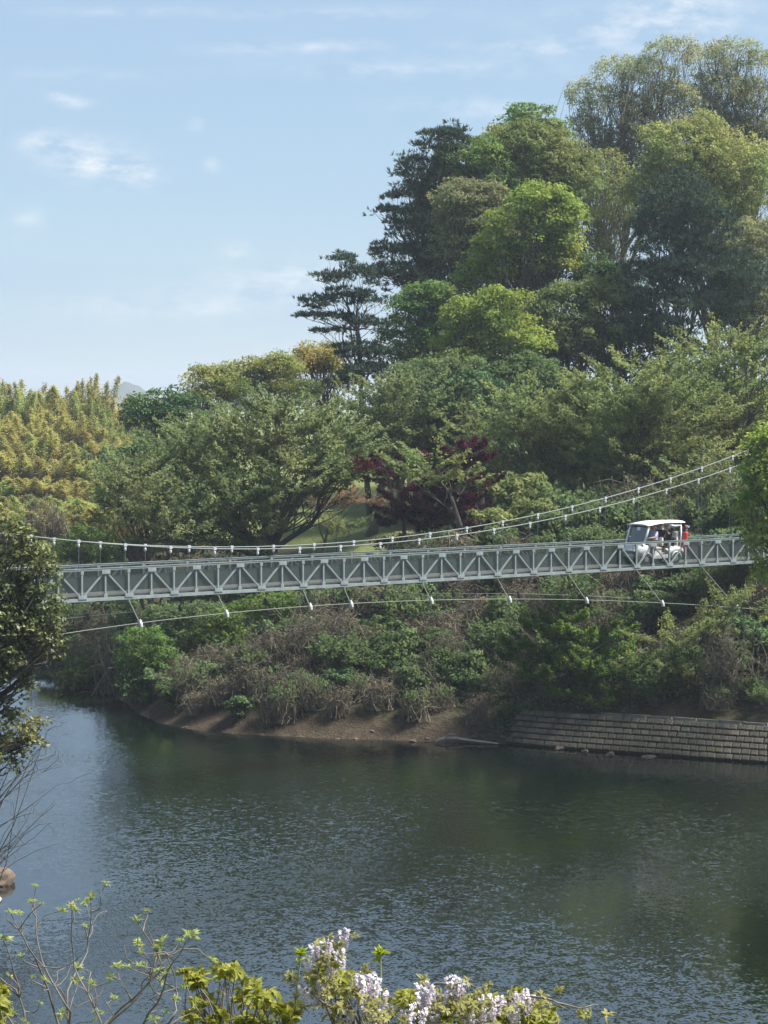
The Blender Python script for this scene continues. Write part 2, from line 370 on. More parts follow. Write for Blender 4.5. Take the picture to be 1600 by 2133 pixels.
# ------------------------------------------------------------------ water
WAVE = 0.38
def water_mat():
    m, t, out = newmat('water')
    tcn = N(t, 'ShaderNodeTexCoord')
    def noise(s, d, sc=(1, 1, 1), rough=.55):
        mp_ = N(t, 'ShaderNodeMapping'); mp_.inputs['Scale'].default_value = sc; mp_.inputs['Rotation'].default_value = (0, 0, .35)
        t.links.new(tcn.outputs['Object'], mp_.inputs[0])
        n = N(t, 'ShaderNodeTexNoise'); n.inputs['Scale'].default_value = s; n.inputs['Detail'].default_value = d; n.inputs['Roughness'].default_value = rough
        t.links.new(mp_.outputs[0], n.inputs['Vector']); return n.outputs['Fac']
    def slope(sc_, det, sc=(1, 1, 1), rough=.6):
        mp_ = N(t, 'ShaderNodeMapping'); mp_.inputs['Scale'].default_value = sc; mp_.inputs['Rotation'].default_value = (0, 0, .35)
        t.links.new(tcn.outputs['Object'], mp_.inputs[0])
        n = N(t, 'ShaderNodeTexNoise'); n.inputs['Scale'].default_value = sc_; n.inputs['Detail'].default_value = det; n.inputs['Roughness'].default_value = rough
        t.links.new(mp_.outputs[0], n.inputs['Vector'])
        v = N(t, 'ShaderNodeVectorMath', operation='SUBTRACT'); v.inputs[1].default_value = (.5, .5, .5); t.links.new(n.outputs['Color'], v.inputs[0]); return v.outputs[0]
    s1 = slope(13, 3, (1, .8, 1)); s2 = slope(3.6, 1)
    va = N(t, 'ShaderNodeVectorMath', operation='MULTIPLY_ADD'); va.inputs[1].default_value = (.45, .45, .45)
    t.links.new(s2, va.inputs[0]); t.links.new(s1, va.inputs[2])
    # wind: calm water in the lee at the head of the inlet, gusts elsewhere
    sp_ = N(t, 'ShaderNodeSeparateXYZ'); t.links.new(tcn.outputs['Object'], sp_.inputs[0])
    yy = M('ADD', sp_.outputs[1], M('MULTIPLY', noise(.35, 3), 1.2, tree=t), tree=t)
    lee = N(t, 'ShaderNodeMapRange', interpolation_type='SMOOTHSTEP'); lee.inputs[1].default_value = 114.6; lee.inputs[2].default_value = 113.2
    lee.inputs[3].default_value = .12; lee.inputs[4].default_value = 1.0
    t.links.new(yy, lee.inputs[0])
    gust = N(t, 'ShaderNodeMapRange', interpolation_type='SMOOTHSTEP'); gust.inputs[1].default_value = .36; gust.inputs[2].default_value = .62
    gust.inputs[3].default_value = .3; gust.inputs[4].default_value = 1.35
    t.links.new(noise(.085, 2, (1, .55, 1)), gust.inputs[0])
    amp = M('MULTIPLY', lee.outputs[0], gust.outputs[0], tree=t)
    vm = N(t, 'ShaderNodeVectorMath', operation='SCALE'); t.links.new(va.outputs[0], vm.inputs[0]); t.links.new(M('MULTIPLY', amp, WAVE, tree=t), vm.inputs['Scale'])
    fl = N(t, 'ShaderNodeVectorMath', operation='MULTIPLY'); fl.inputs[1].default_value = (1, 1, 0); t.links.new(vm.outputs[0], fl.inputs[0])
    ad = N(t, 'ShaderNodeVectorMath', operation='ADD'); ad.inputs[1].default_value = (0, -.035, 1); t.links.new(fl.outputs[0], ad.inputs[0])
    b = N(t, 'ShaderNodeVectorMath', operation='NORMALIZE'); t.links.new(ad.outputs[0], b.inputs[0])
    p = N(t, 'ShaderNodeBsdfPrincipled'); p.inputs['Base Color'].default_value = (.003, .006, .0045, 1)
    p.inputs['Roughness'].default_value = .05; p.inputs['IOR'].default_value = 3.0
    t.links.new(b.outputs[0], p.inputs['Normal']); t.links.new(p.outputs[0], out.inputs[0]); return m
wm = MB(); wm.add([[-60, 20, 0], [130, 20, 0], [130, 140, 0], [-60, 140, 0]], [[0, 1, 2, 3]])
tag(wm.build('lake_water', water_mat()), kind='structure')

# far hills beyond the park
hm = MB(); hx = np.linspace(-500, 100, 120)
rngh = np.random.default_rng(5)
ridge = 23 * np.maximum(0, 1 - np.abs(hx + 262) / np.where(hx < -262, 26, 40)) ** 1.1 + 9 * np.exp(-((hx + 285) / 40) ** 2) + 6 * np.exp(-((hx + 235) / 25) ** 2) + 5 + 1.2 * np.sin(hx / 13) + rngh.normal(0, .6, 120)
prof = np.array([0, .35, .72, .93, 1.0, .9, .6, 0]); yo = np.array([-160, -100, -50, -15, 0, 20, 70, 160])
V = np.stack([np.broadcast_to(hx, (8, 120)), 2500 + np.broadcast_to(yo[:, None], (8, 120)) + rngh.normal(0, 3, (8, 120)),
              4 + prof[:, None] * ridge[None] + rngh.normal(0, .5, (8, 120)) * (prof[:, None] > .1)], -1).reshape(-1, 3)
ii = np.arange(7)[:, None] * 120 + np.arange(119)[None]
hm.add(V, np.stack([ii, ii + 1, ii + 121, ii + 120], -1).reshape(-1, 4))
tag(hm.build('distant_hills', pbr('forest_far', (.03, .045, .03), .95, nscale=.06, bump=1.5, c2=(.045, .06, .035)), smooth=True), kind='structure')

# ------------------------------------------------------------------ tree generators
def ell_dirs(rng, n, down=.35):
    d = rdir(rng, n); f = (d[:, 2] < -.1) & (rng.random(n) > down); d[f, 2] *= -1
    return d
def leaf_broad(mb, rng, ells, nsub, rsub, nleaf, ln, flat=.75, jitter=.55, wd=.62):
    """rounded leafy clumps over each lobe"""
    subs = []
    for (c, R) in ells:
        d = ell_dirs(rng, nsub); rr = rng.uniform(.45, 1.0, nsub) ** .6
        cs = c + d * R * rr[:, None]
        rs = rsub * rng.uniform(.65, 1.35, nsub); subs.append(cs)
        tc_ = rng.normal(.5, .27, nsub)
        dd = ell_dirs(rng, nsub * nleaf, .3).reshape(nsub, nleaf, 3)
        rad = rng.uniform(.35, 1.0, (nsub, nleaf, 1)) ** .6
        P = cs[:, None] + dd * rad * (rs[:, None, None] * np.array([1, 1, flat]))
        P = P.reshape(-1, 3); nn = nrm(dd.reshape(-1, 3) * .8 + UP * .5 + rng.normal(0, jitter, P.shape))
        T = np.cross(nn, rdir(rng, len(P)))
        t = np.clip(np.repeat(tc_, nleaf) + rng.normal(0, .22, len(P)), 0, 1)
        mb.leaves(P, T, nn, ln * rng.uniform(.6, 1.3, len(P)), ln * wd * rng.uniform(.7, 1.2, len(P)), t)
    return np.concatenate(subs)
def leaf_spray(mb, rng, ells, nspray, slen, nleaf, ln, rise=.22, width=.3, wd=.55, drop=.0):
    """flat leafy sprays that run outwards along the branch ends"""
    starts = []
    for (c, R) in ells:
        d = ell_dirs(rng, nspray, .55); rr = rng.uniform(.3, .95, nspray) ** .7
        o = c + d * R * rr[:, None]; starts.append(o)
        hd = d.copy(); hd[:, 2] = 0; hd = nrm(hd + rng.normal(0, .45, hd.shape) * [1, 1, 0])
        ax = nrm(hd + UP * (rise + rng.normal(0, .16, (nspray, 1))) + UP * .35 * np.clip(d[:, 2:3], 0, 1))
        L = slen * rng.uniform(.55, 1.3, nspray)
        side = nrm(np.cross(ax, UP))
        t = rng.random((nspray, nleaf)) ** .8
        lat = rng.normal(0, 1, (nspray, nleaf)) * width * (1.05 - .75 * t)
        thick = rng.normal(0, .065, (nspray, nleaf))
        P = o[:, None] + ax[:, None] * (L[:, None] * t)[..., None] + side[:, None] * lat[..., None] + UP * (thick + .22 * t * t * L[:, None] - drop * np.abs(lat))[..., None]
        P = P.reshape(-1, 3)
        nn = nrm(UP + rng.normal(0, .45, P.shape)); T = nrm(np.repeat(ax, nleaf, 0) + rng.normal(0, .7, P.shape))
        tt = np.clip(np.repeat(rng.normal(.5, .2, nspray), nleaf) + rng.normal(0, .2, len(P)), 0, 1)
        mb.leaves(P, T, nn, ln * rng.uniform(.6, 1.3, len(P)), ln * wd * rng.uniform(.7, 1.2, len(P)), tt)
    return np.concatenate(starts)
def leaf_needle(mb, rng, ells, nsub, rsub, ntuft, ln=.26, flat=.5, per=6, wd=.06):
    subs = []
    for (c, R) in ells:
        d = ell_dirs(rng, nsub, .5); cs = c + d * R * (rng.uniform(.25, 1, (nsub, 1)) ** .6)
        rs = rsub * rng.uniform(.6, 1.35, nsub); subs.append(cs)
        dd = ell_dirs(rng, nsub * ntuft, .25).reshape(nsub, ntuft, 3)
        P = (cs[:, None] + dd * (rng.uniform(.3, 1, (nsub, ntuft, 1)) ** .5) * (rs[:, None, None] * np.array([1, 1, flat]))).reshape(-1, 3)
        ax = nrm(dd.reshape(-1, 3) * .8 + UP * .75 + rng.normal(0, .25, P.shape))
        P2 = np.repeat(P, per, 0); A2 = nrm(np.repeat(ax, per, 0) + rng.normal(0, .5, (len(P2), 3)))
        nn = nrm(np.cross(A2, rdir(rng, len(P2))))
        L = ln * rng.uniform(.7, 1.25, len(P2))
        t = np.clip(np.repeat(rng.normal(.5, .25, len(P)), per) + rng.normal(0, .12, len(P2)), 0, 1)
        mb.leaves(P2 + A2 * L[:, None] * .5, A2, nn, L, wd * rng.uniform(.7, 1.3, len(P2)), t)
    return np.concatenate(subs)
def leaf_hang(mb, rng, ells, nstr, slen, nleaf, ln, wd=.3, out=.5):
    """hanging feathery strands (willow-like)"""
    subs = []
    for (c, R) in ells:
        d = ell_dirs(rng, nstr, .4); o = c + d * R * (rng.uniform(.35, 1, (nstr, 1)) ** .6); subs.append(o)
        L = slen * rng.uniform(.5, 1.3, nstr)
        t = rng.random((nstr, nleaf))
        hd = d * [1, 1, 0]
        P = o[:, None] + hd[:, None] * (out * t * L[:, None])[..., None] - UP * (t * t * L[:, None])[..., None] + rng.normal(0, .1, (nstr, nleaf, 3))
        P = P.reshape(-1, 3)
        T = nrm(-UP + rng.normal(0, .6, P.shape)); nn = nrm(np.repeat(d, nleaf, 0) + UP * .4 + rng.normal(0, .6, P.shape))
        tt = np.clip(np.repeat(rng.normal(.5, .2, nstr), nleaf) + rng.normal(0, .2, len(P)), 0, 1)
        mb.leaves(P, T, nn, ln * rng.uniform(.6, 1.3, len(P)), ln * wd * rng.uniform(.7, 1.2, len(P)), tt)
    return np.concatenate(subs)
def curve_pts(rng, a, b, n=5, bend=.12, sag=0.0):
    a = np.asarray(a, float); b = np.asarray(b, float); L = np.linalg.norm(b - a)
    t = np.linspace(0, 1, n)[:, None]
    off = rng.normal(0, bend * L, 3); off2 = rng.normal(0, bend * L * .5, 3)
    return a * (1 - t) + b * t + off * (np.sin(np.pi * t)) + off2 * np.sin(2 * np.pi * t) + UP * sag * L * np.sin(np.pi * t)

KLEAF = 4.1
def tree(name, label, lobes, Y, mat, mode='broad', base_px=None, group=None, seed=0, dens=1.0, ln=.2, trunk_r=.22, bark='bark',
         cat='tree', limb_n=16, fork=.45, prm=None, twigs=0, base=None, depth=1.0, grow=1.14):
    ln = ln * 1.02
    """lobes: crown lobes as (px, py, half width px, half height px[, depth offset]) seen from the path, at distance Y"""
    rng = np.random.default_rng(seed * 131 + 7)
    ells = []
    for l in lobes:
        yo = l[4] if len(l) > 4 else 0.0
        c = at(l[0], l[1], Y + yo); s = (Y + yo) / F * grow
        ells.append((c, np.array([l[2] * s, max(l[2], l[3]) * s * .8 * depth, l[3] * s])))
    if mode == 'broad' and Y > 130 and not twigs:                          # smaller side lobes break up the round outline
        for c, R in list(ells):
            for _ in range(2):
                d = ell_dirs(rng, 1, .3)[0]
                ells.append((c + d * R * rng.uniform(.75, 1.05), R * rng.uniform(.28, .5)))
    cen = np.mean([e[0] for e in ells], 0)
    if base is None:
        bx = at(base_px if base_px is not None else np.mean([l[0] for l in lobes]), 1000, Y)[0]
        base = np.array([bx, Y, gz(bx, Y) - .15])
    else:
        base = np.array([base[0], base[1], gz(base[0], base[1]) - .15])
    root = thing(name, label, cat, base, group)
    mb = MB(); prm = prm or {}
    area = np.array([(e[1][0] * e[1][2]) for e in ells])
    subs = []
    for e, a in zip(ells, area):
        sil = math.pi * a                                  # silhouette of the lobe; leaf area is a multiple of it
        if mode == 'broad':
            rs = prm.get('rsub', .62); n = max(6, int(6.0 * a / rs ** 2)); lf = .5 * ln * ln * .62
            s_ = leaf_broad(mb, rng, [e], n, rs, max(4, int(dens * KLEAF * sil / lf / n)), ln, prm.get('flat', .72))
        elif mode == 'spray':
            n = max(10, int(11 * a * prm.get('ns', 1.0))); lf = .5 * ln * ln * .55
            s_ = leaf_spray(mb, rng, [e], n, prm.get('slen', 1.5), max(6, int(dens * KLEAF * sil / lf / n)), ln, prm.get('rise', .22), prm.get('width', .3))
        elif mode == 'needle':
            rs = prm.get('rsub', .7); n = max(5, int(6.0 * a / rs ** 2)); lf = .5 * ln * .06 * 6
            s_ = leaf_needle(mb, rng, [e], n, rs, max(4, int(dens * KLEAF * .75 * sil / lf / n)), ln, prm.get('flat', .5))
        else:
            n = max(10, int(14 * a)); lf = .5 * ln * ln * .3
            s_ = leaf_hang(mb, rng, [e], n, prm.get('slen', 1.2), max(6, int(dens * KLEAF * sil / lf / n)), ln)
        subs.append(s_)
    # trunk and limbs
    tb = MB()
    low = min(e[0][2] - e[1][2] for e in ells); top = max(e[0][2] + e[1][2] * .6 for e in ells)
    fz = base[2] + max(1.0, (low - base[2]) * .9 + (top - low) * .12) if fork is None else base[2] + (top - base[2]) * fork
    fp = np.array([base[0] * .45 + cen[0] * .55, base[1] * .45 + cen[1] * .55, fz])
    tp = curve_pts(rng, base, fp, 7, .025)
    tp[0] = base
    tb.tube(tp, trunk_r * np.linspace(1.25, .7, 7) * np.array([1.25, 1, 1, 1, 1, 1, 1]), 8)
    for e, s_ in zip(ells, subs):
        st = tp[rng.integers(4, 7)]
        mid = e[0] * .75 + st * .25 - UP * e[1][2] * .15
        lp = curve_pts(rng, st, mid, 6, .05); tb.tube(lp, trunk_r * np.linspace(.5, .2, 6), 6, cap=False)
        pick = s_[rng.permutation(len(s_))[:limb_n]]
        for q in pick:
            k = rng.integers(2, 6); p = curve_pts(rng, lp[k], q, 5, .09)
            tb.tube(p, min(trunk_r, .22) * np.linspace(.17, .045, 5), 4, cap=False)
            for _ in range(twigs):
                q2 = p[rng.integers(2, 5)] + rdir(rng, 1)[0] * rng.uniform(.25, .7)
                tb.tube(curve_pts(rng, p[rng.integers(1, 4)], q2, 4, .1), trunk_r * np.linspace(.09, .04, 4), 3, cap=False)
    tb.build('trunk', MAT[bark], root, base, smooth=True)
    mb.build('crown', MAT[mat], root, base, tint=True)
    return root

# ------------------------------------------------------------------ trees on the hill
AIR = dict(rsub=.42, nleaf=13, flat=.8)
tree('tall_tree', 'tall airy grey-olive tree topping the hill, its twigs showing against the sky',
     [(1225, 215, 50, 45), (1290, 160, 60, 40), (1400, 115, 60, 36), (1350, 170, 60, 50), (1280, 240, 70, 50), (1215, 290, 42, 50), (1250, 340, 60, 50), (1330, 300, 70, 60), (1400, 220, 60, 50)], 176, 'airy', base_px=1290, seed=1, grow=1.15, dens=.42, ln=.15, trunk_r=.30, bark='bark_grey', limb_n=26, twigs=3, prm=AIR, group='airy trees along the hilltop', fork=.5)
tree('tall_tree', 'pale grey-olive airy tree, highest crown on the hill, beside the yellow-green willow-like tree',
     [(1470, 140, 55, 40), (1530, 115, 55, 32), (1590, 150, 60, 40), (1500, 200, 70, 50), (1580, 230, 70, 60), (1450, 240, 60, 50), (1600, 320, 70, 80), (1530, 290, 70, 50)], 178, 'airy', base_px=1560, seed=2, grow=1.15, dens=.44, ln=.15, trunk_r=.32, bark='bark_grey', limb_n=26, twigs=3, prm=AIR, group='airy trees along the hilltop', fork=.5)
tree('tall_tree', 'slender open olive tree with bare forking stems and sky gaps above the bright yellow-green tree',
     [(1250, 400, 75, 70), (1290, 480, 60, 60), (1240, 560, 45, 70), (1190, 460, 40, 60)], 170, 'olive', base_px=1235, seed=3, grow=1.3, dens=.38, ln=.18, trunk_r=.22, bark='bark_grey', limb_n=30, twigs=3, prm=AIR, group='airy trees along the hilltop', fork=.45)
tree('willow_like_tree', 'feathery pale yellow-green tree standing behind the dark rounded pine',
     [(1430, 350, 80, 80), (1510, 370, 95, 75), (1580, 430, 70, 90), (1370, 420, 60, 60), (1480, 460, 80, 60)], 166, 'willow', base_px=1500, seed=4, grow=1.3, dens=.85, ln=.17, trunk_r=.26, prm=dict(rsub=.36, flat=1.1))
tree('pine_tree', 'dark rounded pine on the hillside in front of the yellow-green feathery tree',
     [(1415, 420, 62, 45), (1360, 470, 45, 40), (1465, 480, 62, 45), (1400, 530, 75, 50), (1350, 590, 60, 40), (1455, 580, 80, 50), (1410, 650, 95, 45), (1530, 600, 60, 60), (1330, 670, 55, 32)],
     150, 'pine', mode='needle', base_px=1420, seed=5, grow=1.3, dens=1.2, ln=.34, trunk_r=.24, prm=dict(rsub=.62, flat=.42))
tree('pine_tree', 'tall dark pine leaning on the skyline beside the fresh green tree',
     [(915, 305, 45, 30), (945, 290, 30, 26), (870, 355, 48, 30), (905, 370, 45, 32), (850, 415, 46, 28), (815, 450, 36, 20), (865, 470, 55, 32), (815, 535, 48, 24), (870, 530, 50, 30), (830, 580, 60, 28), (880, 590, 45, 28)],
     163, 'pine', mode='needle', base_px=905, seed=6, grow=1.2, dens=1.25, ln=.34, trunk_r=.22, prm=dict(rsub=.6, flat=.36), fork=.62)
tree('pine_tree', 'outermost pine with bare curved trunk and tiered branches standing against the sky',
     [(712, 545, 26, 16), (690, 580, 42, 14), (745, 575, 38, 18), (668, 632, 44, 13), (720, 620, 42, 16), (770, 625, 40, 16), (655, 662, 34, 9), (700, 668, 44, 12), (770, 680, 36, 18), (690, 692, 34, 8),
      (740, 735, 40, 24), (790, 745, 34, 30), (760, 785, 52, 28), (720, 800, 34, 20)],
     150, 'pine', mode='needle', base_px=772, seed=7, grow=1.14, dens=1.7, ln=.3, trunk_r=.15, prm=dict(rsub=.5, flat=.28), fork=.72, limb_n=7)
tree('leafy_tree', 'fresh mid-green tree between the skyline pine and the brown-olive tree',
     [(975, 345, 65, 48), (940, 420, 55, 60), (905, 480, 48, 60), (940, 540, 60, 55), (1000, 400, 50, 50), (905, 590, 40, 40)], 164, 'green', base_px=950, seed=8, grow=1.3, ln=.22, trunk_r=.24)
tree('leafy_tree', 'fresh green pointed crown peeking over the brown-olive tree',
     [(1110, 250, 40, 24), (1090, 280, 52, 30), (1130, 290, 50, 30)], 172, 'green', base_px=1110, seed=9, grow=1.3, ln=.2, trunk_r=.2)
tree('leafy_tree', 'broad dull olive tree rounding the hill below the pointed green crown',
     [(1090, 320, 85, 55), (1030, 370, 70, 60), (1150, 350, 75, 55), (1110, 410, 85, 55), (1190, 400, 55, 60)], 166, 'olive', base_px=1100, seed=10, grow=1.3, ln=.2, trunk_r=.28, dens=.95, prm=dict(rsub=.5, nleaf=22))
tree('leafy_tree', 'brown-olive tree with fluffy crown beside the fresh green tree',
     [(965, 430, 55, 45), (1000, 480, 60, 50), (955, 510, 50, 50), (1020, 540, 55, 50)], 159, 'oliveb', base_px=985, seed=11, grow=1.3, ln=.2, trunk_r=.22, prm=dict(rsub=.5, nleaf=22))
tree('leafy_tree', 'bright yellow-green tree on the hillside with forked trunks showing below its crown',
     [(1120, 435, 55, 38), (1160, 470, 45, 48), (1080, 480, 50, 48), (1130, 520, 65, 45), (1030, 540, 50, 42), (1000, 580, 38, 34), (1060, 580, 45, 38), (1160, 560, 45, 32)], 153, 'yellowgreen', base_px=1110, seed=12, grow=1.3, ln=.22, trunk_r=.26, dens=.9, fork=.42)
tree('leafy_tree', 'fresh green rounded tree low on the slope beside the outermost pine',
     [(860, 660, 50, 40), (845, 720, 45, 50), (900, 640, 45, 40), (885, 760, 60, 40), (920, 700, 40, 40)], 152, 'green', base_px=875, seed=13, grow=1.3, ln=.2, trunk_r=.2)
tree('leafy_tree', 'low yellow-green tree with rounded clumps in front of the forked tree',
     [(1040, 690, 60, 40), (990, 720, 52, 42), (1080, 730, 55, 38), (1030, 640, 45, 30), (960, 680, 40, 38), (1010, 770, 70, 35)], 146, 'yellowgreen', base_px=1020, seed=14, grow=1.3, ln=.2, trunk_r=.2, dens=.95)
tree('leafy_tree', 'dull olive tree filling the slope below the airy forked stems',
     [(1160, 660, 60, 40), (1210, 700, 70, 40), (1130, 720, 55, 40), (1190, 630, 45, 30), (1250, 640, 50, 40)], 150, 'olive', base_px=1180, seed=15, grow=1.3, ln=.2, trunk_r=.2, dens=.9)
tree('leafy_tree', 'shadowy evergreen filling the gap beside the dark rounded pine',
     [(1290, 640, 55, 55), (1280, 720, 75, 45), (1360, 720, 70, 40), (1200, 770, 90, 40), (1240, 590, 40, 45)], 153, 'darkgreen', base_px=1290, seed=16, grow=1.3, ln=.2, trunk_r=.22)
tree('leafy_tree', 'dusky olive tree at the hill edge behind the dark rounded pine',
     [(1570, 560, 60, 80), (1590, 650, 60, 70), (1540, 680, 60, 50)], 160, 'oliveb', base_px=1590, seed=17, grow=1.3, ln=.2, trunk_r=.22)
tree('leafy_tree', 'dark evergreen behind the low cherry boughs below the hillside trees',
     [(930, 800, 90, 45), (1010, 830, 70, 40), (880, 830, 60, 40), (1090, 800, 70, 40)], 144, 'shrub', base_px=960, seed=18, grow=1.3, ln=.2, trunk_r=.2)

# domed camphors behind the lawn
tree('camphor_tree', 'domed camphor tree with golden spring leaves beside the outermost pine',
     [(660, 745, 42, 26), (640, 775, 52, 30), (690, 780, 30, 34)], 172, 'gold', base_px=655, seed=20, ln=.2, trunk_r=.3, prm=dict(rsub=.7, nleaf=30))
tree('camphor_tree', 'wide domed yellowish-green camphor behind the central cherry tree',
     [(590, 775, 50, 28), (540, 785, 52, 32), (490, 800, 45, 30), (560, 825, 90, 36)], 168, 'camphor', base_px=560, seed=21, ln=.2, trunk_r=.3, prm=dict(rsub=.7, nleaf=30))
tree('camphor_tree', 'darker green camphor at the low end of the dome row',
     [(430, 800, 42, 30), (460, 830, 50, 34), (415, 835, 36, 24)], 165, 'camphor', base_px=440, seed=22, ln=.2, trunk_r=.3, prm=dict(rsub=.7, nleaf=28))
tree('evergreen_tree', 'dark green evergreen tree between the bamboo grove and the camphors',
     [(335, 845, 55, 32), (370, 875, 60, 40), (310, 880, 45, 40)], 158, 'darkgreen', base_px=345, seed=23, ln=.2, trunk_r=.25, prm=dict(rsub=.7, nleaf=28))

# spreading cherry trees
CH = dict(slen=1.35, width=.28, ns=1.4, rise=.16)
tree('cherry_tree', 'large spreading cherry tree with dark forked trunk beside the sunlit lawn',
     [(560, 910, 150, 62), (430, 955, 130, 75), (660, 935, 120, 66), (560, 990, 190, 75), (350, 1010, 100, 60), (700, 985, 80, 45), (480, 1070, 110, 45), (600, 868, 90, 34), (470, 1045, 110, 50, -2.5), (610, 1000, 80, 36, -3), (400, 1110, 90, 34, -2), (520, 1100, 60, 26, -3)],
     124, 'cherry', mode='spray', base_px=573, seed=30, ln=.2, trunk_r=.36, prm=CH, fork=.30, dens=.95, group='spreading cherry trees', limb_n=20)
tree('cherry_tree', 'low leafy cherry boughs beside the golden bamboo grove',
     [(300, 1050, 90, 55), (380, 1090, 80, 45), (260, 1010, 55, 50), (270, 1110, 70, 36)], 119, 'cherry', mode='spray', base_px=330, seed=31, ln=.2, trunk_r=.2, prm=CH, dens=.95, group='spreading cherry trees', fork=.35)
tree('cherry_tree', 'cherry tree with slim dark trunk standing on the far side of the lawn',
     [(790, 860, 80, 50), (860, 840, 95, 55), (760, 930, 75, 50), (900, 900, 80, 50), (830, 940, 70, 40)], 138, 'cherry', mode='spray', base_px=772, seed=32, ln=.2, trunk_r=.24, prm=CH, group='spreading cherry trees', fork=.45)
tree('cherry_tree', 'light green cherry boughs hanging over the dark red maple',
     [(900, 975, 70, 28), (870, 1005, 50, 22), (940, 1010, 45, 24)], 118.6, 'cherry_light', mode='spray', base_px=985, seed=33, ln=.2, trunk_r=.13, prm=dict(slen=1.2, nleaf=26, width=.24), dens=.8, group='spreading cherry trees', fork=.6, limb_n=8)
tree('cherry_tree', 'wide cherry tree reaching out sideways over the red maples on the slope',
     [(1120, 860, 110, 50), (1080, 930, 110, 55), (1180, 930, 110, 60), (1020, 1000, 75, 42), (1130, 1010, 110, 45), (1210, 850, 80, 45)], 128, 'cherry_light', mode='spray', base_px=1150, seed=34, ln=.2, trunk_r=.28, prm=CH, fork=.35, group='spreading cherry trees', limb_n=20)
tree('cherry_tree', 'broad light green cherry tree on the slope above the white cart',
     [(1330, 810, 120, 55), (1270, 880, 110, 60), (1400, 870, 120, 65), (1330, 950, 130, 60), (1230, 980, 80, 45), (1430, 960, 90, 50), (1310, 1020, 80, 30)], 126, 'cherry_light', mode='spray', base_px=1350, seed=35, ln=.2, trunk_r=.3, prm=CH, fork=.35, group='spreading cherry trees', limb_n=20)
tree('cherry_tree', 'upper light green cherry tree below the dark rounded pine',
     [(1500, 740, 95, 50), (1570, 790, 90, 60), (1450, 800, 85, 45), (1540, 870, 110, 60), (1580, 940, 80, 55), (1500, 930, 70, 45)], 132, 'cherry_light', mode='spray', base_px=1530, seed=36, ln=.2, trunk_r=.28, prm=CH, fork=.4, group='spreading cherry trees', limb_n=20)
tree('cherry_tree', 'muted green cherry boughs hanging down behind the bridge near the white cart',
     [(1490, 1010, 90, 42), (1420, 1050, 70, 36), (1530, 1070, 70, 40), (1350, 1090, 60, 40)], 121, 'cherry', mode='spray', base_px=1480, seed=37, ln=.2, trunk_r=.2, prm=CH, dens=.8, group='spreading cherry trees', fork=.4, bark='bark_grey', limb_n=22)
# red maples
tree('red_maple', 'dark red maple with drooping crown beside the lawn',
     [(830, 1000, 50, 34), (870, 1060, 56, 36), (800, 975, 30, 20)], 121.5, 'red', mode='spray', base_px=850, dens=1.4, seed=40, ln=.14, trunk_r=.12, prm=dict(slen=1.0, nleaf=30, width=.22, rise=.05), group='red maples by the lawn')
tree('red_maple', 'large purple-red maple below the cherry boughs',
     [(945, 960, 60, 40), (960, 1020, 60, 45), (920, 1080, 85, 42), (870, 1100, 70, 30), (990, 1090, 55, 32)], 120.5, 'red', mode='spray', base_px=940, seed=41, ln=.14, trunk_r=.14, prm=dict(slen=1.0, nleaf=32, width=.22, rise=.05), group='red maples by the lawn', dens=1.7)
tree('red_maple', 'red-purple maple glimpsed deep between the cherry trees above the cart',
     [(1420, 900, 50, 36), (1440, 960, 60, 40), (1540, 985, 40, 30)], 133, 'red', mode='spray', base_px=1430, seed=42, ln=.14, trunk_r=.12, prm=dict(slen=1.0, nleaf=26, width=.22), group='red maples by the lawn')
tree('maple_tree', 'thin layered brown-red maple spreading over the sunlit lawn',
     [(690, 1042, 62, 11), (740, 1050, 45, 10), (660, 1050, 30, 9)], 132, 'brownred', mode='spray', base_px=664, seed=43, ln=.13, trunk_r=.09, prm=dict(slen=.9, nleaf=16, width=.25, rise=.0), dens=.9, fork=.6, limb_n=6)
tree('small_tree', 'small open green tree standing on the sunlit lawn',
     [(700, 1085, 45, 14), (740, 1100, 38, 14), (690, 1108, 34, 10)], 128, 'cherry', mode='spray', base_px=691, seed=44, ln=.12, trunk_r=.05, prm=dict(slen=.8, nleaf=16, width=.2, rise=.05), dens=.7, fork=.6, limb_n=8)

# near trees
tree('evergreen_tree', 'glossy dark evergreen tree leaning over the water in front of the bridge end',
     [(20, 1125, 55, 40), (55, 1175, 60, 40), (95, 1205, 36, 26), (30, 1240, 65, 45), (105, 1275, 42, 30), (60, 1310, 65, 40), (30, 1370, 60, 40), (95, 1350, 36, 26), (20, 1440, 50, 40), (35, 1520, 50, 35), (10, 1575, 45, 30), (70, 1555, 22, 22), (-40, 1300, 90, 130)],
     64, 'pitto', base=(-13.6, 64.5), seed=50, ln=.13, trunk_r=.2, prm=dict(rsub=.25, flat=.8), fork=.5, dens=.9, limb_n=10)
tree('spring_green_tree', 'bright spring-green tree with soft feathery foliage hiding the end of the bridge',
     [(1592, 940, 40, 36), (1600, 1000, 55, 45), (1585, 1070, 50, 50), (1610, 1140, 60, 50), (1600, 1210, 34, 36), (1650, 1050, 90, 130), (1640, 920, 60, 50)],
     96.5, 'willow_near', base=(17.2, 97.8), seed=51, ln=.2, trunk_r=.2, prm=dict(rsub=.42, nleaf=34, flat=.9), fork=.5)

